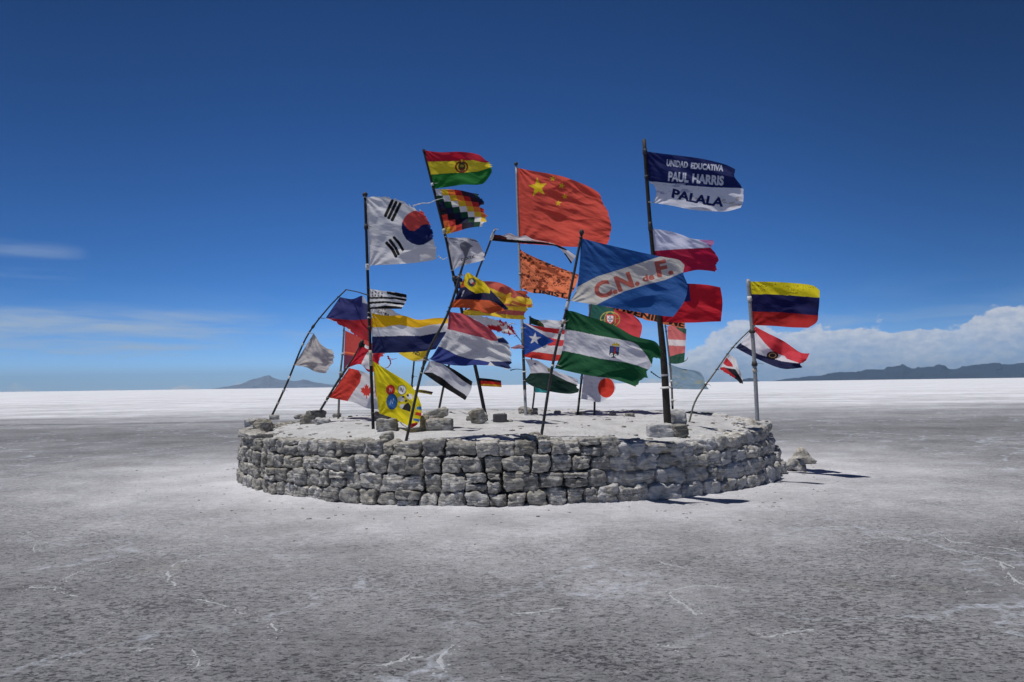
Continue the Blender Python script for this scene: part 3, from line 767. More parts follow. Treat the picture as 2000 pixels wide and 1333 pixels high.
# ------------------------------------------------------------------ flags
CROPS = {0: (0, 0, 1.0), 1: (690, 270, 5.128), 2: (990, 260, 4.0), 3: (500, 530, 4.04), 4: (700, 500, 3.703), 5: (940, 430, 5.333), 6: (980, 600, 4.938), 7: (1260, 440, 3.174)}
def inpoly(X, Y, pts):
    p = np.asarray(pts, float); ins = np.zeros(X.shape, bool); j = len(p)-1
    for i in range(len(p)):
        xi, yi = p[i]; xj, yj = p[j]
        if yi != yj:
            c = ((yi > Y) != (yj > Y)) & (X < (xj-xi)*(Y-yi)/(yj-yi)+xi); ins ^= c
        j = i
    return ins
_txt = {}
def text_tris(s):
    if s not in _txt:
        cu = bpy.data.curves.new('lettering', 'FONT'); cu.body = s; cu.offset = .045; cu.resolution_u = 3
        ob = bpy.data.objects.new('lettering', cu); COL.objects.link(ob)
        bpy.context.view_layer.update()
        me = bpy.data.meshes.new_from_object(ob.evaluated_get(bpy.context.evaluated_depsgraph_get()))
        me.calc_loop_triangles()
        v = np.array([w.co[:2] for w in me.vertices]); tr = [tuple(k.vertices) for k in me.loop_triangles]
        bpy.data.objects.remove(ob); bpy.data.meshes.remove(me); bpy.data.curves.remove(cu)
        _txt[s] = (v, np.array(tr))
    return _txt[s]
def paint(C, X, Y, ops):
    for op in ops:
        k, col = op[0], lin(op[1])
        if k == 'poly': m = inpoly(X, Y, op[2])
        elif k == 'disc': m = ((X-op[2])/op[4])**2+((Y-op[3])/op[5])**2 < 1
        elif k == 'ring': 
            q = ((X-op[2])/op[4])**2+((Y-op[3])/op[5])**2; m = (q < 1) & (q > op[6]**2)
        elif k == 'star':
            cx, cy, rr, rot = op[2:6]; n = op[6] if len(op) > 6 else 5; inn = op[7] if len(op) > 7 else .4
            pts = [(cx+rr*(1 if i % 2 == 0 else inn)*math.sin(R(rot)+math.pi*i/n), cy-rr*(1 if i % 2 == 0 else inn)*math.cos(R(rot)+math.pi*i/n)) for i in range(2*n)]
            m = inpoly(X, Y, pts)
        elif k == 'line':
            pts, wd = op[2], op[3]; m = np.zeros(X.shape, bool)
            for (ax, ay), (bx, by) in zip(pts[:-1], pts[1:]):
                L2 = (bx-ax)**2+(by-ay)**2+1e-9; tt = np.clip(((X-ax)*(bx-ax)+(Y-ay)*(by-ay))/L2, 0, 1)
                m |= (X-ax-tt*(bx-ax))**2+(Y-ay-tt*(by-ay))**2 < (wd/2)**2
        elif k == 'text':
            s, x0, y0, x1, y1, ch = op[2:8]; bend = op[8] if len(op) > 8 else 0.0
            v, tr = text_tris(s); mn = v[:, 0].min(); wdt = v[:, 0].max()-mn
            cap = .70
            ex = np.array([x1-x0, y1-y0])/wdt; ln = math.hypot(x1-x0, y1-y0); ey = np.array([(y1-y0)/ln, -(x1-x0)/ln])*ch/cap
            q = np.array([x0, y0])+(v[:, :1]-mn)*ex+v[:, 1:2]*ey
            if bend: f = (v[:, 0]-mn)/wdt; q = q+np.stack([0*f, bend*4*f*(1-f)], -1)
            m = np.zeros(X.shape, bool)
            x_0, x_1, y_0, y_1 = q[:, 0].min(), q[:, 0].max(), q[:, 1].min(), q[:, 1].max()
            sel = np.where((X >= x_0) & (X <= x_1) & (Y >= y_0) & (Y <= y_1)); xs, ys = X[sel], Y[sel]; mm = np.zeros(xs.shape, bool)
            for a, b, c in tr:
                A, B, Cc = q[a], q[b], q[c]; d = (B[1]-Cc[1])*(A[0]-Cc[0])+(Cc[0]-B[0])*(A[1]-Cc[1])
                if abs(d) < 1e-9: continue
                l1 = ((B[1]-Cc[1])*(xs-Cc[0])+(Cc[0]-B[0])*(ys-Cc[1]))/d; l2 = ((Cc[1]-A[1])*(xs-Cc[0])+(A[0]-Cc[0])*(ys-Cc[1]))/d
                mm |= (l1 >= -1e-3) & (l2 >= -1e-3) & (l1+l2 <= 1.001)
            m[sel] = mm
        elif k == 'scrib':
            x0, y0, x1, y1, rows, seed = op[2:8]; m = np.zeros(X.shape, bool); r = np.random.default_rng(seed)
            a = (X-x0)/(x1-x0); b = (Y-y0)/(y1-y0)
            cell = np.sin(a*2*np.pi*rows*5.1+3*vnoise(a*rows*7, b*rows*2, 0, seed))*np.sin(b*np.pi*rows*2+2*vnoise(a*rows*5, b*rows, 0, seed+1))
            m = (a > 0) & (a < 1) & (b > 0) & (b < 1) & (np.abs(b*rows-np.floor(b*rows)-.5) < .30) & (cell > .45) & (vnoise(a*6, b*rows, 0, seed+3) > -.25)
        elif k == 'blotch':
            sx, sy, th, seed = op[2:6]; m = fbm(X/sx, Y/sy, 0, 4, seed) > th
            if len(op) > 6: m &= inpoly(X, Y, op[6])
        a_ = op[-1] if isinstance(op[-1], float) and k in ('blotch',) else 1.0
        C[m] = col
    return C
FLAGN = 0
def flag(pk, crop, top, bot, fly, base, ops, label, hoist=None, amp=.07, waves=1.1, rag=.0, drift=None, skew=.5, ties=True, tails=(), wr=1.0, dD=0.0, holes=0.0, res=.85, tiles=None, ragtop=0.0, ragbot=0.0, name='flag', grp='flags flying on the platform poles'):
    global FLAGN; FLAGN += 1; seed = FLAGN*31
    ox, oy, sc = CROPS[crop]
    T = lambda pts: [(ox+a/sc, oy+b/sc) for a, b in pts]
    tp, bt = T(top), T(bot)
    hp = T(hoist) if hoist else [tp[0], bt[0]]
    fp = T(fly) if fly else [tp[-1], bt[-1]]
    tp[0] = hp[0]; bt[0] = hp[-1]; fp[0] = tp[-1]; fp[-1] = bt[-1]
    Ln = lambda q: sum(math.dist(q[i], q[i+1]) for i in range(len(q)-1))
    nu = max(10, int(max(Ln(tp), Ln(bt))/res)); nv = max(8, int(max(Ln(hp), Ln(fp))/res))
    c0, c1, d0, d1 = smoothpoly(tp, nu), smoothpoly(bt, nu), smoothpoly(hp, nv), smoothpoly(fp, nv)
    u = np.linspace(0, 1, nu)[None, :, None]; v = np.linspace(0, 1, nv)[:, None, None]
    A = (1-v)*c0[None]+v*c1[None]; B = (1-u)*d0[:, None]+u*d1[:, None]
    Cn = (1-u)*(1-v)*c0[0]+u*(1-v)*c0[-1]+(1-u)*v*c1[0]+u*v*c1[-1]
    G = A+B-Cn; px, py = G[..., 0], G[..., 1]
    D0 = poleD(pk, hp[0][1]) if pk else dD; 
    if pk: D0 += dD
    D1_ = (poleD(pk, hp[-1][1]) if pk else dD) + (dD if pk else 0)
    uu, vv = np.broadcast_arrays(u[..., 0], v[..., 0])
    Wm = max(Ln(tp), Ln(bt))/F*D0; drift = -.62*Wm if drift is None else drift; Hm = max(Ln(hp), Ln(fp))/F*D0
    s, t_ = uu*Wm, vv*Hm
    ramp = np.clip(uu*2.2, 0, 1)**1.2
    ph = (seed*.37) % 6.28
    wv = np.sin(2*np.pi*(waves*uu+skew*(vv-.5)*.6)+ph+.8*vnoise(uu*1.5, vv*1.5, 0, seed))
    wv2 = .45*np.sin(2*np.pi*(waves*1.9*uu-skew*vv*.9)+ph*1.7+1.2*vnoise(uu*2, vv*3, 0, seed+1))
    d = amp*ramp*(wv+wv2)
    d += wr*.030*ramp**.5*fbm(s*1.7+t_*1.0, t_*4.2-s*1.6, 0, 2, seed+2)
    d += wr*.034*ramp**.5*(np.abs(fbm(s*1.3+t_*1.9+seed, t_*2.6-s*.9, 0, 2, seed+21))-.3)
    d += wr*.0035*fbm(s*9, t_*22-s*5, 0, 2, seed+3)
    ang = np.arctan2(vv*Hm+.06, s+.02); rad = np.sqrt(s*s+t_*t_)
    d += wr*.012*np.sin(ang*17+seed)*np.exp(-rad*1.8/max(Hm, .3))*np.clip(rad*8, 0, 1)
    ang2 = np.arctan2((1-vv)*Hm+.06, s+.02); rad2 = np.sqrt(s*s+(Hm-t_)**2)
    d += wr*.010*np.sin(ang2*15+seed*2)*np.exp(-rad2*2/max(Hm, .3))*np.clip(rad2*8, 0, 1)
    D = D0*(1-vv)+D1_*vv + d + drift*uu
    V = Pn(px, py, D).reshape(-1, 3)
    X = (px-ox)*sc; Y = (py-oy)*sc
    C = np.tile(lin(base), (nv, nu, 1)).astype(float)
    if tiles: C = tiles(C, uu, vv)
    C = paint(C, X, Y, ops)
    # pale hoist hem, stitched
    idx = np.arange(nu*nv).reshape(nv, nu)
    Fc = np.stack([idx[:-1, :-1], idx[:-1, 1:], idx[1:, 1:], idx[1:, :-1]], -1)
    uc = (uu[:-1, :-1]+uu[1:, 1:])/2; vc = (vv[:-1, :-1]+vv[1:, 1:])/2
    keep = np.ones(uc.shape, bool)
    if rag: 
        lim = 1-rag*(np.abs(fbm(vc*5+seed, 0*vc, 0, 2, seed))*.9+.45*np.abs(fbm(vc*nv/5., uc*3, 0, 2, seed+7)))
        keep &= uc < lim
    if ragtop: keep &= vc > ragtop*np.clip(uc*1.5-.2, 0, 1)*np.abs(fbm(uc*9, vc*2, 0, 4, seed+9))
    if ragbot: keep &= vc < 1-ragbot*np.abs(fbm(uc*9, vc*2, 0, 4, seed+11))
    if holes: keep &= fbm(uc*7, vc*6, 0, 3, seed+13) < 1.25-holes
    Fc = Fc[keep]
    loc = P(hp[0][0], hp[0][1], D0)
    V = V-np.array(loc)
    used = np.unique(Fc); mp = -np.ones(nu*nv, int); mp[used] = np.arange(len(used))
    root = empty(name, loc); tag(root, label, 'flag', grp)
    mesh_obj('cloth', V[used], mp[Fc], MC, root, col=C.reshape(-1, 3)[used])
    if ties and pk:
        for q in (hp[0], hp[-1]):
            dd = poleD(pk, q[1]); xx = poleX(pk, q[1]); a = P(xx, q[1], dd)
            b = P(q[0], q[1], dd+(0)); rr = .008
            off = (b-a); off = off if off.length > .03 else Vector((.03, 0, 0))
            ps = [a+Vector((-.028, 0, .004)), a+Vector((0, -.035, .008)), a+off*.5+Vector((0, -.02, 0)), a+off]
            Vt, Ft = tube([p_-loc for p_ in ps], [rr*.6, rr, rr*.9, rr*.4], 6)
            mesh_obj('tie', Vt, Ft, M_CREAM if FLAGN % 3 == 0 else M_DARK, root)
    for (pts, wd, colr) in tails:
        q = smoothpoly(T(pts), 22); dd = D0+drift+.02
        ps = [P(a, b, dd+.03*math.sin(i*.7))-loc for i, (a, b) in enumerate(q)]
        Vt, Ft = tube(ps, [wd*(1-.6*i/21)*(1+.4*math.sin(i*1.9)) for i in range(22)], 5)
        mesh_obj('loose_thread', Vt, Ft, MC, root, col=np.tile(lin(colr), (len(Vt), 1)))
    return root

W_, K_ = (226, 226, 230), (18, 18, 22)
# --- on the tallest leaning pole
flag('p3', 1, [(705, 122), (870, 142), (1080, 138), (1250, 165), (1330, 225), (1385, 240)], [(800, 510), (1000, 482), (1110, 467), (1250, 468), (1320, 440), (1400, 325)],
     [(1385, 240), (1400, 290), (1400, 325)], (30, 120, 45), [
     ('poly', (200, 32, 58), [(600, 50), (1450, 50), (1450, 260), (1380, 245), (1320, 248), (1200, 222), (1050, 230), (880, 234), (740, 237), (600, 237)]),
     ('poly', (238, 216, 50), [(740, 237), (880, 234), (1050, 230), (1200, 222), (1320, 248), (1385, 240), (1405, 285), (1250, 335), (1100, 348), (950, 352), (770, 368)]),
     ('ring', (150, 60, 30), 1085, 290, 68, 60, .72), ('disc', (90, 80, 40), 1087, 290, 36, 46), ('disc', (170, 150, 60), 1087, 280, 20, 14), ('poly', (60, 60, 40), [(1055, 255), (1120, 255), (1105, 240), (1087, 248), (1068, 240)]), ('disc', (110, 40, 40), 1087, 312, 20, 12), ('poly', (238, 216, 50), [(1075, 215), (1100, 215), (1092, 240), (1082, 240)])],
     'red yellow and green striped flag with emblem, topmost on the leaning black pole', amp=.05, rag=.04)
def wip(C, u, v):
    pal = {0: (232, 232, 230), 1: (236, 196, 45), 2: (240, 128, 60), 3: (190, 40, 45), 4: (34, 20, 40), 5: (22, 24, 66), 6: (20, 58, 42), -1: (26, 74, 48), -2: (20, 24, 60), -3: (26, 16, 34), -4: (205, 60, 52), -5: (240, 120, 60), -6: (238, 200, 50)}
    a = np.minimum((u*7).astype(int), 6); b = np.minimum((v*7).astype(int), 6); k = a-b
    for kk, c in pal.items(): C[k == kk] = lin(c)
    return C
flag('p3', 1, [(808, 512), (900, 512), (1050, 520), (1180, 548), (1275, 565)], [(920, 968), (1040, 935), (1140, 905), (1235, 890), (1325, 885)], [(1275, 565), (1325, 660), (1350, 780), (1325, 885)], (200, 200, 200), [],
     'chequered rainbow flag of small coloured squares below the red yellow green one', tiles=wip, amp=.05, rag=.10, wr=1.3)
flag('p3', 1, [(920, 995), (1050, 1000), (1150, 1000), (1240, 1030), (1290, 1110)], [(990, 1330), (1060, 1288), (1150, 1262), (1250, 1240), (1322, 1215)], [(1290, 1110), (1318, 1160), (1322, 1215)], (214, 214, 220), [
     ('poly', (120, 122, 132), [(1065, 1060), (1120, 1030), (1200, 1085), (1170, 1100), (1150, 1150), (1135, 1200), (1115, 1195), (1100, 1140), (1075, 1110)]),
     ('blotch', (150, 152, 160), 60, 18, .45, 3, [(960, 1000), (1120, 1000), (1100, 1060), (960, 1050)]),
     ('text', (50, 50, 60), 'DEXYX', 1085, 1232, 1218, 1195, 24), ('text', (40, 40, 45), 'omos', 1165, 1022, 1270, 1046, 18)],
     'small white flag with grey animal shape, third on the leaning black pole', amp=.05, rag=.06, holes=.0)
flag('p3', 4, [(690, 138), (720, 150), (750, 165)], [(712, 235), (740, 240), (765, 235)], None, (40, 52, 110), [('poly', (170, 90, 40), [(690, 130), (760, 150), (755, 165), (690, 150)])],
     'scrap of navy cloth behind the yellow end of the tricolour', ties=False, amp=.02)
flag('p3', 4, [(735, 190), (900, 183), (1010, 192), (1090, 225), (1150, 262), (1240, 300)], [(745, 300), (900, 280), (1000, 300), (1100, 345), (1200, 374), (1262, 374)], [(1240, 300), (1256, 330), (1262, 374)], (236, 205, 70), [
     ('poly', (200, 100, 90), [(880, 150), (1010, 170), (1120, 230), (1160, 290), (1130, 310), (1050, 275), (940, 225), (900, 235)]),
     ('poly', (205, 120, 70), [(1000, 290), (1100, 318), (1200, 350), (1262, 352), (1262, 364), (1190, 368), (1080, 335)]),
     ('poly', (150, 80, 80), [(1130, 240), (1250, 285), (1235, 310), (1150, 290)])],
     'yellow and rose red striped flag, crumpled, above the banded one', ties=True, amp=.10, waves=1.9, wr=2.0, dD=-.1)
flag('p3', 4, [(755, 400), (900, 350), (1010, 312), (1130, 256), (1240, 258)], [(760, 430), (850, 433), (950, 436), (1080, 455), (1215, 462)], [(1240, 258), (1238, 330), (1232, 385), (1215, 462)], (240, 205, 60), [
     ('poly', (196, 84, 50), [(1120, 250), (1245, 250), (1245, 300), (1180, 290)]), ('poly', (200, 100, 95), [(1000, 395), (1100, 392), (1232, 405), (1228, 432), (1120, 430), (1000, 418)]),
     ('poly', (200, 120, 90), [(1060, 345), (1240, 350), (1240, 372), (1050, 362)]), ('poly', (208, 110, 60), [(740, 380), (950, 330), (1050, 350), (980, 400), (850, 400)])],
     'yellow and faded red banded flag with square fly end beside the orange banner', ties=False, amp=.08, wr=1.8, rag=.04)
flag('p3', 4, [(768, 432), (900, 436), (1000, 455), (1060, 472), (1110, 500), (1150, 560)], [(800, 455), (900, 505), (970, 555), (1060, 570), (1162, 592)], [(1150, 560), (1162, 592)], (226, 226, 230), [
     ('poly', (190, 26, 44), [(925, 500), (1000, 505), (1060, 490), (1050, 455), (1085, 470), (1120, 500), (1150, 560), (1165, 595), (1100, 580), (1010, 548), (960, 545)]),
     ('star', (230, 230, 232), 1062, 528, 42, 10, 5, .55), ('disc', (190, 26, 44), 1092, 516, 17, 20), ('poly', (228, 228, 230), [(1080, 520), (1110, 545), (1130, 570), (1095, 560)]), ('poly', (190, 26, 44), [(990, 440), (1060, 470), (1050, 495), (1000, 470)])],
     'shredded white flag with red fragments fluttering in the middle', ties=False, amp=.08, rag=.16, wr=2, ragbot=.25, ragtop=.25, tails=[([(1140, 575), (1170, 610), (1190, 650), (1200, 665)], .008, (60, 80, 120)), ([(1085, 500), (1110, 490), (1135, 495)], .014, (220, 220, 225))])
flag('p3', 4, [(873, 883), (950, 890), (1032, 903)], [(887, 942), (960, 946), (1036, 950)], None, (235, 170, 40), [('poly', K_, [(860, 870), (1050, 880), (1050, 920), (950, 910), (870, 905)]), ('poly', (205, 40, 36), [(870, 905), (950, 908), (1050, 920), (1050, 937), (950, 929), (880, 926)])],
     'tiny black red and gold striped flag low on the leaning black pole', amp=.02)
# --- tall black pole at left
rt_ = lambda cx, cy, w, h, a, dx, dy: [(cx+(dx+x_*w/2)*math.cos(R(a))-(dy+y_*h/2)*math.sin(R(a)), cy+(dx+x_*w/2)*math.sin(R(a))+(dy+y_*h/2)*math.cos(R(a))) for x_, y_ in ((-1, -1), (1, -1), (1, 1), (-1, 1))]
flag('p2', 1, [(112, 598), (240, 584), (380, 590), (520, 640), (600, 682), (690, 722)], [(160, 1275), (350, 1268), (600, 1252), (800, 1222), (862, 1190)],
     [(690, 722), (770, 820), (808, 905), (808, 1000), (832, 1060), (862, 1190)], W_, [
     ('disc', (216, 82, 76), 648, 900, 165, 174), ('poly', (20, 34, 92), [(484, 850), (500, 840), (515, 880), (560, 925), (610, 932), (650, 905), (690, 870), (740, 862), (800, 880), (840, 900), (840, 1010), (780, 1060), (690, 1090), (560, 1085), (480, 1000), (470, 900)]),
     ('poly', W_, [(470, 820), (488, 850), (484, 900), (495, 955), (530, 1015), (585, 1055), (650, 1074), (700, 1068), (735, 1050), (800, 1010), (850, 1010), (850, 1120), (450, 1120), (450, 820)]),
     ('line', K_, [(390, 630), (322, 778)], 32), ('line', K_, [(428, 645), (356, 798)], 32), ('line', K_, [(468, 662), (390, 820)], 32),
     ('line', K_, [(335, 1052), (390, 1112), (428, 1185)], 32), ('line', K_, [(368, 1025), (410, 1080)], 30), ('line', K_, [(425, 1102), (452, 1162)], 28), ('line', K_, [(408, 996), (455, 1048), (496, 1118)], 28)],
     'torn white flag with red and blue swirl disc and black bars', amp=.05, rag=.05, waves=.8, wr=1.5, ragtop=.10,
     hoist=[(112, 598), (135, 780), (150, 1000), (160, 1275)], tails=[([(600, 680), (680, 655), (760, 650), (830, 620), (900, 602)], .010, (225, 225, 228)), ([(855, 1185), (900, 1215), (940, 1195)], .010, (225, 225, 228))])
flag('p2', 3, [(885, 138), (1000, 155), (1100, 165), (1188, 185)], [(890, 300), (1000, 297), (1080, 298), (1148, 298)], [(1188, 185), (1185, 235), (1148, 298)], (232, 232, 234), [
     ('poly', K_, [(1030, 160), (1100, 168), (1190, 182), (1190, 210), (1120, 200), (1035, 180)]), ('poly', K_, [(890, 205), (1020, 203), (1100, 205), (1190, 222), (1185, 238), (1100, 222), (1020, 218), (890, 219)]),
     ('poly', K_, [(890, 243), (1020, 235), (1180, 255), (1172, 270), (1020, 252), (890, 260)]), ('poly', K_, [(890, 288), (1020, 272), (1100, 275), (1160, 285), (1148, 300), (1020, 298), (890, 302)])]
     + [('poly', K_, [(x_-7, y_+9), (x_, y_-9), (x_+7, y_+9)]) for x_, y_ in ((920, 165), (945, 162), (970, 168), (995, 172), (918, 190), (942, 188), (966, 192), (992, 194))],
     'black and white striped flag with speckled corner on the tall black pole', amp=.03)
flag('p2', 3, [(905, 300), (1050, 295), (1120, 335), (1220, 368)], [(905, 338), (1000, 356), (1100, 372), (1220, 385)], None, (224, 224, 226), [('text', (60, 60, 66), 'TT', 990, 308, 1022, 318, 18), ('text', (60, 60, 66), 'EXPRE', 958, 325, 1045, 362, 20)],
     'strip of white flag with grey lettering behind the yellow white navy one', amp=.03, dD=.25)
flag('p2', 4, [(95, 415), (200, 432), (330, 434), (430, 462), (560, 450), (650, 452)], [(100, 705), (300, 700), (450, 692), (560, 676)], [(650, 452), (640, 540), (600, 610), (560, 676)], (24, 34, 84), [
     ('poly', (246, 190, 20), [(60, 380), (700, 400), (700, 488), (600, 492), (520, 500), (440, 520), (390, 518), (300, 500), (240, 505), (190, 517), (60, 518)]),
     ('poly', (228, 228, 232), [(60, 518), (190, 517), (240, 505), (300, 500), (390, 518), (440, 520), (520, 500), (600, 492), (700, 485), (700, 545), (600, 552), (450, 580), (330, 578), (250, 580), (60, 586)])],
     'yellow white and navy striped flag on the tall black pole', amp=.05, waves=1.3)
flag('p2', 4, [(103, 762), (250, 850), (360, 920), (420, 995), (456, 1080)], [(150, 1140), (250, 1175), (330, 1215), (388, 1244)], [(456, 1080), (455, 1150), (430, 1215), (388, 1244)], (240, 220, 20), [
     ('disc', (200, 40, 36), 232, 970, 33, 38), ('line', (230, 180, 170), [(222, 985), (228, 955), (238, 985), (244, 958)], 4), ('disc', (236, 236, 236), 315, 970, 32, 36), ('ring', (40, 40, 40), 315, 970, 32, 36, .88), ('line', (50, 50, 50), [(300, 980), (308, 955), (318, 985), (328, 958)], 4),
     ('disc', (50, 110, 180), 243, 1055, 40, 58), ('ring', (30, 70, 130), 243, 1055, 40, 58, .9), ('line', (180, 205, 230), [(228, 1075), (236, 1040), (246, 1070), (256, 1030)], 4),
     ('disc', (232, 232, 228), 310, 1035, 22, 20), ('disc', (60, 60, 62), 325, 1020, 9, 8), ('disc', (230, 230, 230), 372, 1018, 24, 20), ('disc', (60, 60, 62), 358, 1010, 8, 10), ('disc', (228, 228, 226), 322, 1090, 24, 18), ('poly', (32, 32, 36), [(335, 1075), (360, 1060), (380, 1090), (375, 1130), (350, 1120), (315, 1110)]), ('disc', (60, 60, 60), 345, 1050, 10, 8),
     ('poly', (60, 130, 190), [(425, 1090), (470, 1090), (470, 1118), (420, 1112)]), ('poly', (214, 60, 36), [(415, 1130), (470, 1140), (470, 1165), (408, 1150)]), ('poly', (60, 130, 190), [(400, 1175), (460, 1185), (450, 1205), (395, 1190)]), ('poly', (170, 30, 36), [(375, 1215), (425, 1205), (430, 1230), (388, 1250), (370, 1240)])],
     'yellow flag printed with red, white and blue ovals low on the tall black pole', hoist=[(103, 762), (118, 900), (138, 1060), (150, 1140)], amp=.05, wr=1.2)
# --- leftmost poles
flag('p1', 3, [(662, 205), (760, 220), (838, 195), (875, 245), (905, 300)], [(548, 372), (650, 425), (720, 465), (800, 520), (905, 568)], [(905, 300), (915, 430), (905, 568)], (52, 58, 118), [
     ('poly', (165, 26, 40), [(560, 372), (640, 378), (760, 388), (920, 378), (930, 590), (800, 525), (690, 450), (600, 398)]), ('poly', (214, 212, 214), [(540, 366), (600, 385), (660, 425), (745, 462), (745, 478), (690, 455), (600, 410), (540, 385)]), ('poly', (200, 204, 220), [(838, 195), (890, 215), (905, 300), (870, 255), (838, 250)])],
     'faded navy and red flag at the tip of the leftmost leaning pole', amp=.06, ragbot=.06)
flag('p1', 3, [(455, 490), (500, 560), (550, 605), (612, 625)], [(300, 742), (400, 760), (470, 795), (560, 808)], [(612, 625), (622, 705), (590, 760), (560, 808)], (196, 192, 190), [('blotch', (176, 172, 170), 60, 14, .5, 4)],
     'ragged plain grey white cloth on the leftmost leaning pole', amp=.05, rag=.06, wr=2.0)
flag('p8', 3, [(703, 468), (800, 512), (900, 560), (1050, 650)], [(690, 790), (740, 725), (860, 700), (985, 745)], [(1050, 650), (985, 690), (985, 745)], (176, 60, 56), [('poly', (110, 40, 70), [(680, 655), (760, 670), (780, 700), (740, 740), (690, 800), (680, 790)]), ('poly', (232, 110, 70), [(685, 630), (800, 650), (800, 662), (685, 645)])],
     'red flag hanging on the upright thin pole behind', amp=.05, rag=.08, tails=[([(1040, 670), (1062, 720), (1045, 755), (1022, 765)], .018, (200, 60, 56)), ([(1040, 690), (1080, 695), (1110, 688)], .010, (180, 60, 60))])
flag('p9', 3, [(842, 565), (880, 590), (930, 620), (985, 655)], [(722, 762), (820, 735), (880, 790), (920, 802)], [(985, 655), (960, 740), (920, 802)], (196, 32, 54), [('poly', (228, 226, 230), [(880, 640), (925, 635), (915, 700), (905, 780), (860, 765), (825, 745), (850, 690)]), ('poly', (170, 30, 60), [(760, 760), (830, 765), (920, 785), (920, 805), (850, 795), (760, 780)]), ('disc', (232, 232, 232), 880, 592, 24, 22), ('poly', K_, [(820, 580), (850, 540), (872, 560), (852, 600), (825, 605)])],
     'crumpled crimson and white flag above the maple leaf one', amp=.05, wr=1.8)
leaf = [(0, -34), (7, -20), (16, -24), (13, -6), (28, -16), (31, -8), (44, -8), (38, 4), (44, 10), (20, 24), (22, 34), (4, 30), (3, 50), (-3, 50), (-4, 30), (-22, 34), (-20, 24), (-44, 10), (-38, 4), (-44, -8), (-31, -8), (-28, -16), (-13, -6), (-16, -24), (-7, -20)]
flag('p9', 3, [(735, 765), (800, 780), (860, 800), (940, 830), (985, 850)], [(575, 998), (700, 1022), (780, 1040), (880, 1083), (985, 1092)], None, (222, 220, 224), [
     ('poly', (218, 66, 54), [(560, 1010), (735, 750), (800, 770), (832, 820), (820, 880), (770, 950), (720, 1030), (640, 1030)]), ('poly', (216, 60, 52), [(872+x_*1.05, 935+y_*1.45) for x_, y_ in leaf]), ('poly', (210, 60, 56), [(930, 800), (1000, 800), (1000, 990), (945, 985)])],
     'red and white flag with red maple leaf, lowest at the left', amp=.06, wr=1.2)
# --- front left leaning pole
flag('p4', 4, [(772, 140), (795, 122), (850, 155), (905, 188), (945, 235), (1010, 305), (1082, 380)], [(668, 375), (750, 376), (850, 388), (930, 418), (1010, 405), (1082, 388)], [(1082, 380), (1082, 388)], (205, 92, 48), [
     ('poly', (20, 24, 66), [(690, 240), (760, 225), (1100, 270), (1100, 400), (1060, 392), (1000, 345), (950, 322), (850, 318), (750, 314), (700, 318)]), ('poly', (236, 210, 34), [(765, 140), (795, 110), (960, 180), (950, 272), (900, 266), (850, 274), (800, 245), (765, 215)]),
     ('poly', (190, 190, 200), [(742, 298), (752, 290), (768, 250), (758, 250)]), ('disc', (34, 40, 80), 820, 192, 32, 34), ('disc', (190, 190, 180), 818, 186, 14, 16), ('disc', (180, 50, 50), 832, 200, 9, 9), ('ring', (150, 140, 60), 820, 192, 32, 34, .8)],
     'yellow navy and orange flag with crest, topmost on the front left pole', hoist=[(772, 140), (735, 235), (700, 305), (668, 375)], amp=.08, waves=1.4, wr=1.8)
flag('p4', 4, [(655, 405), (760, 422), (850, 468), (940, 520), (1000, 578), (1045, 590), (1095, 640)], [(515, 748), (600, 780), (750, 796), (850, 790), (1000, 800), (1105, 830)], [(1095, 640), (1112, 700), (1115, 770), (1105, 830)], (212, 212, 216), [
     ('poly', (196, 84, 96), [(600, 380), (760, 400), (880, 470), (970, 530), (1012, 615), (960, 615), (900, 592), (800, 570), (720, 548), (640, 530), (600, 530)]),
     ('poly', (34, 48, 100), [(1005, 600), (1050, 588), (1120, 650), (1060, 632), (1010, 628)]), ('poly', (44, 60, 128), [(570, 650), (640, 680), (720, 722), (800, 745), (870, 752), (950, 770), (940, 790), (850, 798), (740, 805), (600, 790), (500, 750)]), ('poly', (34, 48, 96), [(950, 762), (1030, 765), (1120, 762), (1120, 822), (1060, 812), (985, 795)]),
     ('scrib', (140, 140, 150), 720, 560, 785, 620, 2, 5)],
     'large faded rose white and blue flag with frilled hoist edge', hoist=[(655, 405), (642, 530), (600, 615), (545, 710), (515, 748)], amp=.07, waves=1.0, wr=2.2, rag=.03, tails=[([(1100, 828), (1140, 820), (1195, 824)], .007, (60, 70, 100))])
flag('p4', 4, [(515, 757), (580, 770), (650, 800), (720, 840), (825, 910)], [(470, 850), (520, 885), (600, 940), (700, 1000), (772, 1045)], [(825, 910), (812, 975), (772, 1045)], (206, 206, 214), [
     ('poly', K_, [(570, 755), (650, 790), (840, 900), (815, 940), (740, 890), (650, 815)]), ('poly', K_, [(460, 845), (530, 845), (600, 880), (680, 945), (785, 1015), (775, 1060), (600, 960)])],
     'white flag with black bands, lowest on the front left pole', amp=.04)
# --- far yellow ones
flag('p19', 4, [(430, 640), (460, 650), (505, 660)], [(290, 705), (350, 742), (400, 762), (470, 758), (505, 700)], None, (228, 196, 50), [('text', (40, 36, 20), 'ND', 392, 708, 440, 724, 24), ('poly', (226, 226, 226), [(400, 764), (470, 745), (480, 770), (400, 790)])],
     'corner of a yellow flag with black letters behind the frilled one', hoist=[(430, 640), (350, 670), (290, 705)], ties=False, amp=.04)
flag('p19', 4, [(398, 972), (440, 968), (480, 972), (540, 985)], [(400, 986), (440, 990), (490, 998), (530, 1006)], None, (200, 180, 40), [('poly', (60, 40, 80), [(430, 975), (560, 985), (540, 998), (470, 988)])],
     'narrow yellow and purple ribbon streaming beside the printed yellow flag', ties=False, amp=.02)
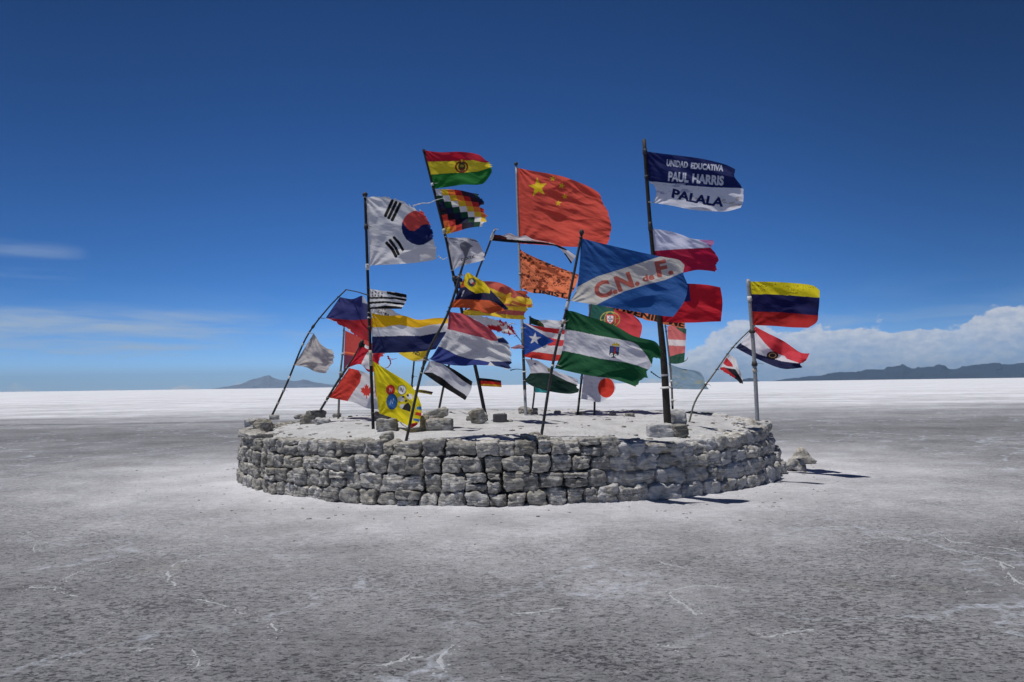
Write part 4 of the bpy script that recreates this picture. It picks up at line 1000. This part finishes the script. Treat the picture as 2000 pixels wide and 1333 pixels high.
# --- slim grey pole
flag('p11', 2, [(78, 272), (180, 293), (350, 322), (450, 345), (560, 385), (650, 425), (722, 470)], [(100, 865), (300, 877), (450, 888), (600, 890), (790, 877)], [(722, 470), (768, 550), (795, 625), (822, 740), (808, 820), (790, 877)], (224, 84, 68), [
     ('star', (244, 208, 30), 243, 425, 78, -6), ('star', (240, 196, 40), 358, 358, 25, 10), ('star', (240, 196, 40), 428, 412, 27, 15), ('star', (240, 196, 40), 452, 497, 25, -10), ('star', (240, 196, 40), 402, 548, 27, 5)],
     'biggest flag, plain red with five yellow stars, on the slim grey pole', amp=.10, waves=.8, wr=1.5, rag=.02)
flag('p11', 5, [(385, 262), (425, 322), (600, 408), (800, 490), (1015, 570)], [(400, 700), (520, 757), (650, 770), (780, 800), (895, 826)], [(1015, 570), (1000, 640), (965, 725), (895, 826)], (240, 132, 88), [
     ('blotch', (50, 26, 22), 34, 15, .38, 8, [(380, 250), (430, 318), (1020, 565), (1010, 600), (800, 530), (600, 450), (480, 400), (440, 420), (430, 600), (410, 600)]), ('blotch', (150, 66, 36), 38, 30, .55, 12), ('scrib', (100, 40, 32), 470, 560, 950, 700, 3, 4), ('disc', (60, 24, 28), 808, 636, 18, 22), ('disc', (190, 90, 60), 808, 636, 8, 10), ('disc', (90, 30, 40), 490, 590, 16, 18), ('disc', (110, 40, 40), 660, 640, 14, 12),
     ('text', (24, 20, 22), 'UNIST', 540, 766, 885, 812, 46)],
     'orange banner covered in dark scribbles with big black letters along its edge', hoist=[(385, 262), (395, 400), (398, 560), (400, 700)], amp=.07, wr=1.6)
flag('p11', 6, [(195, 147), (320, 180), (450, 200), (600, 218), (640, 224)], [(205, 478), (330, 500), (430, 515), (500, 522), (640, 510)], None, (226, 222, 226), [
     ('poly', (214, 52, 54), [(180, 130), (700, 200), (700, 262), (560, 262), (400, 235), (270, 175)]), ('poly', (220, 66, 72), [(440, 290), (560, 318), (700, 318), (700, 372), (560, 376), (440, 372)]), ('poly', (210, 56, 50), [(190, 465), (300, 430), (440, 450), (560, 462), (700, 460), (700, 540), (190, 540)]),
     ('poly', (30, 74, 158), [(180, 148), (200, 150), (508, 330), (200, 472), (180, 472)]), ('star', (232, 232, 236), 318, 306, 63, 5)],
     'red and white striped flag with blue triangle and white star', amp=.05)
flag('p11', 6, [(225, 500), (350, 520), (480, 600), (620, 655), (748, 705)], [(215, 712), (300, 765), (450, 812), (640, 838), (752, 820)], [(748, 705), (745, 760), (752, 820)], (14, 50, 42), [
     ('poly', (222, 220, 226), [(220, 490), (360, 500), (480, 580), (640, 640), (765, 695), (755, 755), (720, 750), (640, 720), (560, 680), (480, 640), (380, 634), (280, 640), (250, 650)]), ('poly', (150, 140, 90), [(440, 590), (490, 600), (480, 628), (445, 625)]), ('disc', (80, 80, 86), 320, 548, 12, 8), ('scrib', (24, 66, 56), 330, 680, 600, 790, 3, 9)],
     'white and dark green flag bulging below the blue triangle one', hoist=[(225, 500), (265, 580), (272, 640), (215, 712)], amp=.05, rag=.04)
flag('p11', 4, [(1205, 668), (1190, 650), (1160, 640)], [(1205, 676), (1160, 672), (1130, 676)], [(1160, 640), (1125, 655), (1100, 667), (1130, 676)], (196, 150, 160), [], 'small pink scrap of cloth caught on the slim grey pole', ties=False, amp=.01, wr=.5)
# --- far poles
flag('p12', 6, [(268, 92), (350, 124), (450, 124), (560, 132), (640, 126)], [(270, 160), (400, 200), (500, 225), (640, 235)], None, (220, 222, 226), [('poly', (22, 52, 36), [(240, 70), (330, 105), (400, 165), (420, 215), (250, 200)]), ('blotch', (90, 90, 40), 30, 16, .3, 4, [(300, 110), (360, 130), (400, 180), (330, 170)]), ('poly', (210, 40, 60), [(552, 120), (660, 115), (660, 170), (590, 160)])],
     'green white and red flag half hidden behind the striped star flag', amp=.05)
flag('p12', 6, [(312, 772), (370, 780), (438, 800)], [(310, 824), (370, 826), (436, 830)], None, (60, 160, 160), [], 'small teal flag low behind the dark green one', amp=.02)
flag('p13', 0, [(1158, 575), (1200, 580), (1260, 596), (1337, 612)], [(1158, 592), (1205, 606), (1247, 621), (1290, 633), (1338, 643)], None, (232, 130, 80), [('text', (26, 20, 24), 'JUVENIL', 1192, 606, 1290, 630, 11.5), ('text', (26, 20, 24), 'ME', 1306, 633, 1336, 640, 12)],
     'long orange strip with black capitals under the blue lettered flag', ties=False, amp=.05, ragbot=.05)
flag('p13', 6, [(792, 640), (900, 655), (1000, 668), (1070, 690)], [(765, 885), (850, 902), (950, 917), (1050, 862)], [(1070, 690), (1098, 770), (1082, 820), (1050, 862)], (224, 224, 234), [('disc', (214, 56, 40), 1008, 780, 80, 94), ('scrib', (165, 170, 195), 815, 680, 925, 860, 5, 2)],
     'white flag with a plain red disc low at the back', amp=.04, dD=-.25)
flag('p14', 5, [(1130, 870), (1250, 878), (1400, 910), (1540, 960), (1640, 1040)], [(1130, 1080), (1300, 1130), (1450, 1175), (1560, 1205), (1652, 1228)], [(1640, 1040), (1674, 1100), (1668, 1170), (1652, 1228)], (208, 66, 76), [
     ('poly', (28, 92, 84), [(1100, 850), (1380, 880), (1395, 1150), (1380, 1200), (1100, 1150)]), ('ring', (190, 180, 90), 1342, 1035, 105, 82, .9), ('ring', (190, 180, 90), 1342, 1035, 60, 82, .88), ('line', (190, 180, 90), [(1240, 1045), (1440, 1025)], 6), ('poly', (210, 60, 60), [(1295, 985), (1390, 985), (1388, 1060), (1342, 1095), (1298, 1060)]), ('poly', (232, 232, 234), [(1308, 998), (1378, 998), (1374, 1052), (1342, 1078), (1312, 1052)]), ('disc', (40, 60, 120), 1342, 1012, 8, 8), ('disc', (40, 60, 120), 1325, 1033, 8, 8), ('disc', (40, 60, 120), 1360, 1033, 8, 8), ('disc', (40, 60, 120), 1342, 1055, 8, 8), ('disc', (40, 60, 120), 1342, 1034, 7, 7)],
     'green and red flag with round gold and shield emblem at the back', amp=.06)
flag('p15', 7, [(138, 628), (190, 618), (256, 645)], [(150, 858), (200, 860), (242, 850)], [(256, 645), (250, 750), (242, 850)], (206, 110, 110), [('poly', (224, 216, 218), [(130, 708), (260, 714), (260, 752), (130, 745)]), ('poly', (36, 84, 66), [(130, 822), (200, 800), (260, 790), (260, 880), (130, 880)]), ('poly', (60, 96, 80), [(180, 610), (262, 620), (262, 680), (240, 670), (200, 645)])],
     'narrow pink flag with white bar and green hem right of the thick post', amp=.04, tails=[([(242, 845), (258, 835), (266, 818)], .009, (60, 70, 66))])
flag('p15', 7, [(160, 865), (230, 890), (330, 906), (365, 945)], [(170, 1015), (250, 1018), (330, 1019), (395, 1018)], [(365, 945), (374, 985), (395, 1018)], (128, 154, 176), [('blotch', (150, 170, 186), 60, 20, .2, 6), ('blotch', (150, 160, 150), 40, 14, .7, 8)],
     'thin pale blue translucent flag right of the thick post', amp=.05, wr=1.6)
flag('p17', 5, [(112, 150), (230, 158), (300, 138), (385, 176), (460, 163), (550, 206), (700, 234), (850, 285), (985, 375)], [(98, 215), (300, 234), (500, 246), (700, 262), (800, 285), (870, 360), (935, 458)], [(985, 375), (935, 458)], (222, 222, 228), [
     ('poly', (20, 16, 20), [(90, 185), (180, 190), (300, 202), (440, 216), (560, 222), (700, 240), (800, 262), (900, 308), (890, 320), (800, 290), (700, 275), (500, 255), (90, 225)]), ('poly', (70, 30, 34), [(100, 130), (180, 150), (270, 185), (260, 200), (100, 190)]), ('poly', (30, 20, 26), [(850, 340), (880, 350), (945, 440), (935, 470)]), ('line', (180, 60, 80), [(520, 212), (700, 238)], 6)],
     'narrow black and white flag blown edge on below the big red one', amp=.03, wr=1.0, tails=[([(110, 150), (140, 100), (180, 98)], .012, (220, 220, 225))])
# --- front centre pole
dv = np.array([.935, -.355])
flag('p5', 0, [(1134, 465), (1156, 471), (1202, 482), (1259, 495), (1300, 503), (1325, 508), (1337, 518)], [(1114, 588), (1133, 591), (1163, 596), (1206, 603), (1259, 612), (1290, 617), (1315, 619)],
     [(1337, 518), (1335, 536), (1343, 560), (1336, 590), (1315, 619)], (36, 88, 156), [
     ('poly', (206, 202, 196), [(1100, 600), (1112, 586), (1127, 561), (1165, 541), (1210, 527), (1250, 514), (1287, 502), (1350, 490), (1350, 525), (1300, 547), (1260, 557), (1221, 569), (1190, 583), (1163, 597)]),
     ('text', (186, 98, 88), 'C.', 1166, 585, 1207, 571, 30), ('text', (186, 98, 88), 'N.', 1208, 570, 1250, 555, 29), ('text', (186, 98, 88), 'de', 1256, 551, 1279, 545, 12), ('text', (186, 98, 88), 'F.', 1284, 541, 1316, 534, 29)],
     'big blue flag with white diagonal band and large red letters', hoist=[(1134, 465), (1133, 505), (1127, 561), (1114, 588)], amp=.08, waves=.8, wr=1.3, drift=-.95, res=.62)
flag('p5', 6, [(618, 32), (700, 45), (800, 80), (940, 125), (1100, 185), (1250, 270), (1350, 300), (1480, 335), (1545, 420)], [(512, 590), (640, 620), (780, 650), (900, 670), (1050, 690), (1200, 735), (1300, 773)],
     [(1545, 420), (1540, 500), (1470, 510), (1445, 600), (1400, 700), (1300, 773)], (22, 86, 52), [
     ('poly', (214, 214, 222), [(560, 212), (610, 215), (760, 240), (900, 272), (1100, 306), (1250, 335), (1310, 365), (1360, 420), (1400, 470), (1450, 560), (1440, 600), (1400, 600), (1300, 560), (1200, 535), (1100, 520), (930, 495), (760, 455), (600, 425), (540, 420)]),
     ('poly', (200, 170, 40), [(1062, 372), (1058, 345), (1075, 360), (1085, 340), (1098, 358), (1112, 340), (1120, 360), (1138, 352), (1132, 378)]), ('poly', (30, 34, 60), [(1044, 376), (1136, 384), (1128, 460), (1100, 494), (1060, 490), (1036, 460)]), ('poly', (60, 90, 160), [(1052, 384), (1078, 386), (1078, 430), (1050, 432)]), ('poly', (70, 90, 160), [(1100, 388), (1130, 390), (1124, 435), (1100, 434)]), ('poly', (170, 50, 50), [(1080, 388), (1098, 388), (1098, 450), (1080, 450)]), ('disc', (210, 214, 216), 1060, 462, 15, 18), ('disc', (210, 214, 216), 1100, 470, 17, 16), ('line', (60, 60, 66), [(1050, 470), (1070, 455), (1085, 480), (1110, 460)], 5)],
     'green white green flag with crowned crest low on the front centre pole', hoist=[(618, 32), (610, 215), (580, 430), (512, 590)], amp=.08, waves=.9, wr=1.5, rag=.03, tails=[([(1440, 625), (1480, 655), (1530, 685), (1575, 680)], .009, (40, 50, 60)), ([(1540, 420), (1570, 460), (1575, 490)], .008, (30, 80, 50))])
# --- thick post
flag('p6', 2, [(1074, 142), (1200, 160), (1400, 184), (1540, 205), (1700, 245), (1787, 285)], [(1145, 547), (1300, 570), (1450, 601), (1600, 612), (1720, 612), (1835, 582)],
     [(1787, 285), (1785, 345), (1842, 425), (1852, 470), (1848, 545), (1835, 582)], (24, 36, 96), [
     ('poly', (220, 222, 234), [(1080, 378), (1180, 383), (1400, 410), (1600, 425), (1900, 434), (1900, 700), (1080, 700)]),
     ('blotch', (190, 180, 178), 50, 16, .75, 5, [(1150, 480), (1850, 480), (1850, 620), (1150, 600)]), ('blotch', (170, 176, 200), 60, 20, .6, 7, [(1150, 390), (1500, 400), (1500, 500), (1150, 480)]),
     ('text', (206, 210, 224), 'UNIDAD', 1246, 256, 1412, 272, 46), ('text', (206, 210, 224), 'EDUCATIVA', 1436, 277, 1690, 298, 44), ('text', (206, 210, 224), 'PAUL', 1258, 372, 1418, 384, 68), ('text', (206, 210, 224), 'HARRIS', 1446, 388, 1692, 408, 68),
     ('text', (26, 40, 96), 'PALALA', 1285, 500, 1690, 574, 66, 10)],
     'navy over white flag with printed capitals at the tip of the thick post', hoist=[(1074, 142), (1085, 250), (1112, 378), (1150, 410), (1168, 470), (1145, 547)], amp=.04, waves=1.0, wr=1.3, res=.62, rag=.01)
flag('p6', 7, [(42, 22), (150, 38), (230, 62), (300, 86), (440, 96)], [(70, 300), (180, 298), (240, 295), (320, 279), (400, 284), (444, 292)], [(440, 96), (425, 150), (462, 215), (444, 292)], (188, 30, 70), [('poly', (222, 224, 246), [(20, 0), (480, 60), (480, 140), (430, 147), (400, 140), (200, 150), (30, 162)]), ('poly', (200, 130, 180), [(330, 92), (445, 90), (430, 150), (410, 142), (380, 115)])],
     'white over crimson flag, second on the thick post', amp=.06, rag=.03)
flag('p6', 7, [(80, 362), (180, 364), (270, 363), (380, 370), (467, 386)], [(95, 602), (200, 605), (300, 605), (400, 600), (470, 598)], [(467, 386), (480, 480), (470, 598)], (206, 30, 50), [('poly', (40, 40, 104), [(60, 340), (270, 350), (283, 470), (200, 480), (60, 480)])],
     'plain red flag with navy corner, third on the thick post', amp=.04, wr=.9)
# --- right side
flag('p7', 7, [(648, 350), (800, 352), (950, 362), (1040, 375), (1083, 405)], [(655, 620), (800, 626), (900, 634), (1012, 637)], [(1083, 405), (1080, 480), (1074, 540), (1065, 600), (1012, 637)], (176, 34, 34), [
     ('poly', (240, 222, 30), [(600, 300), (1100, 300), (1100, 452), (950, 440), (800, 430), (600, 427)]), ('poly', (20, 24, 82), [(600, 427), (800, 430), (950, 440), (1100, 452), (1100, 560), (1000, 556), (850, 541), (600, 534)]), ('scrib', (60, 52, 20), 665, 365, 760, 415, 2, 3), ('scrib', (60, 52, 20), 855, 370, 950, 432, 3, 6), ('scrib', (60, 52, 24), 975, 376, 1060, 410, 2, 8), ('scrib', (80, 70, 30), 770, 356, 830, 376, 1, 5)],
     'yellow navy and red striped flag with handwriting on the grey pipe', amp=.05, waves=1.0, wr=.9)
flag('p16', 7, [(682, 628), (760, 670), (860, 720), (960, 788), (1027, 796)], [(560, 762), (700, 832), (850, 890), (980, 884)], [(1027, 796), (1000, 845), (968, 858), (980, 884)], (222, 220, 230), [
     ('poly', (206, 54, 66), [(640, 640), (690, 600), (1040, 780), (1010, 850), (960, 860), (900, 820), (840, 805), (790, 780), (740, 730), (700, 680), (660, 640)]), ('poly', (226, 70, 84), [(855, 800), (900, 780), (960, 790), (970, 830), (940, 850), (880, 830)]), ('poly', (22, 28, 70), [(550, 755), (590, 732), (700, 800), (850, 845), (968, 860), (975, 888), (850, 895), (700, 840)]), ('disc', (60, 44, 40), 790, 808, 36, 24), ('ring', (200, 170, 130), 790, 808, 24, 16, .75)],
     'twisted red white and navy flag with dark round emblem at right', amp=.09, wr=1.6, waves=1.4, rag=.02, hoist=[(682, 628), (625, 690), (560, 762)])
flag('p16', 7, [(517, 800), (560, 830), (574, 872), (598, 930), (608, 988)], [(458, 896), (510, 925), (560, 955), (592, 988)], None, (222, 220, 224), [('poly', (200, 50, 60), [(470, 850), (500, 815), (540, 860), (545, 880), (510, 875)]), ('poly', (20, 22, 34), [(480, 880), (560, 895), (620, 990), (590, 995), (540, 950), (500, 905)]), ('poly', (190, 36, 46), [(455, 885), (490, 880), (560, 940), (550, 960), (500, 930)])],
     'small tattered white red and black pennant low on the curved stick', amp=.04, rag=.05, ragbot=.08)
# cord from the tip of the leftmost leaning pole across to the tall black pole
V_, F_ = tube([P(676, 566, 15.2), P(700, 571, 14.4), P(719, 577, 12.35)], .010, 6)
o = mesh_obj('cord', np.array([tuple(v) for v in V_]), F_, M_DARK); tag(o, 'dark cord tying the leftmost leaning pole to the tall black pole', 'cord')

# ------------------------------------------------------------------ haze
def build_haze():
    x0, x1, y0, y1, z0, z1 = -26000, 26000, -60, 24500, -1, 470
    V = [(x, y, z) for z in (z0, z1) for y in (y0, y1) for x in (x0, x1)]
    Fc = [(0, 2, 3, 1), (4, 5, 7, 6), (0, 1, 5, 4), (2, 6, 7, 3), (0, 4, 6, 2), (1, 3, 7, 5)]
    m = bpy.data.materials.new('haze'); m.use_nodes = True; t = NT(m.node_tree); t.n.clear()
    o_ = t.add('ShaderNodeOutputMaterial'); v = t.add('ShaderNodeVolumePrincipled')
    v.inputs['Color'].default_value = (.44, .72, 1.0, 1); v.inputs['Density'].default_value = 2.7e-5; v.inputs['Anisotropy'].default_value = 0.0
    t.l.new(v.outputs[0], o_.inputs['Volume'])
    tag(mesh_obj('haze', V, Fc, m, smooth=False), 'thin blue haze over the salt flat', 'haze', kind='stuff')
HAZE = True
if HAZE: build_haze()
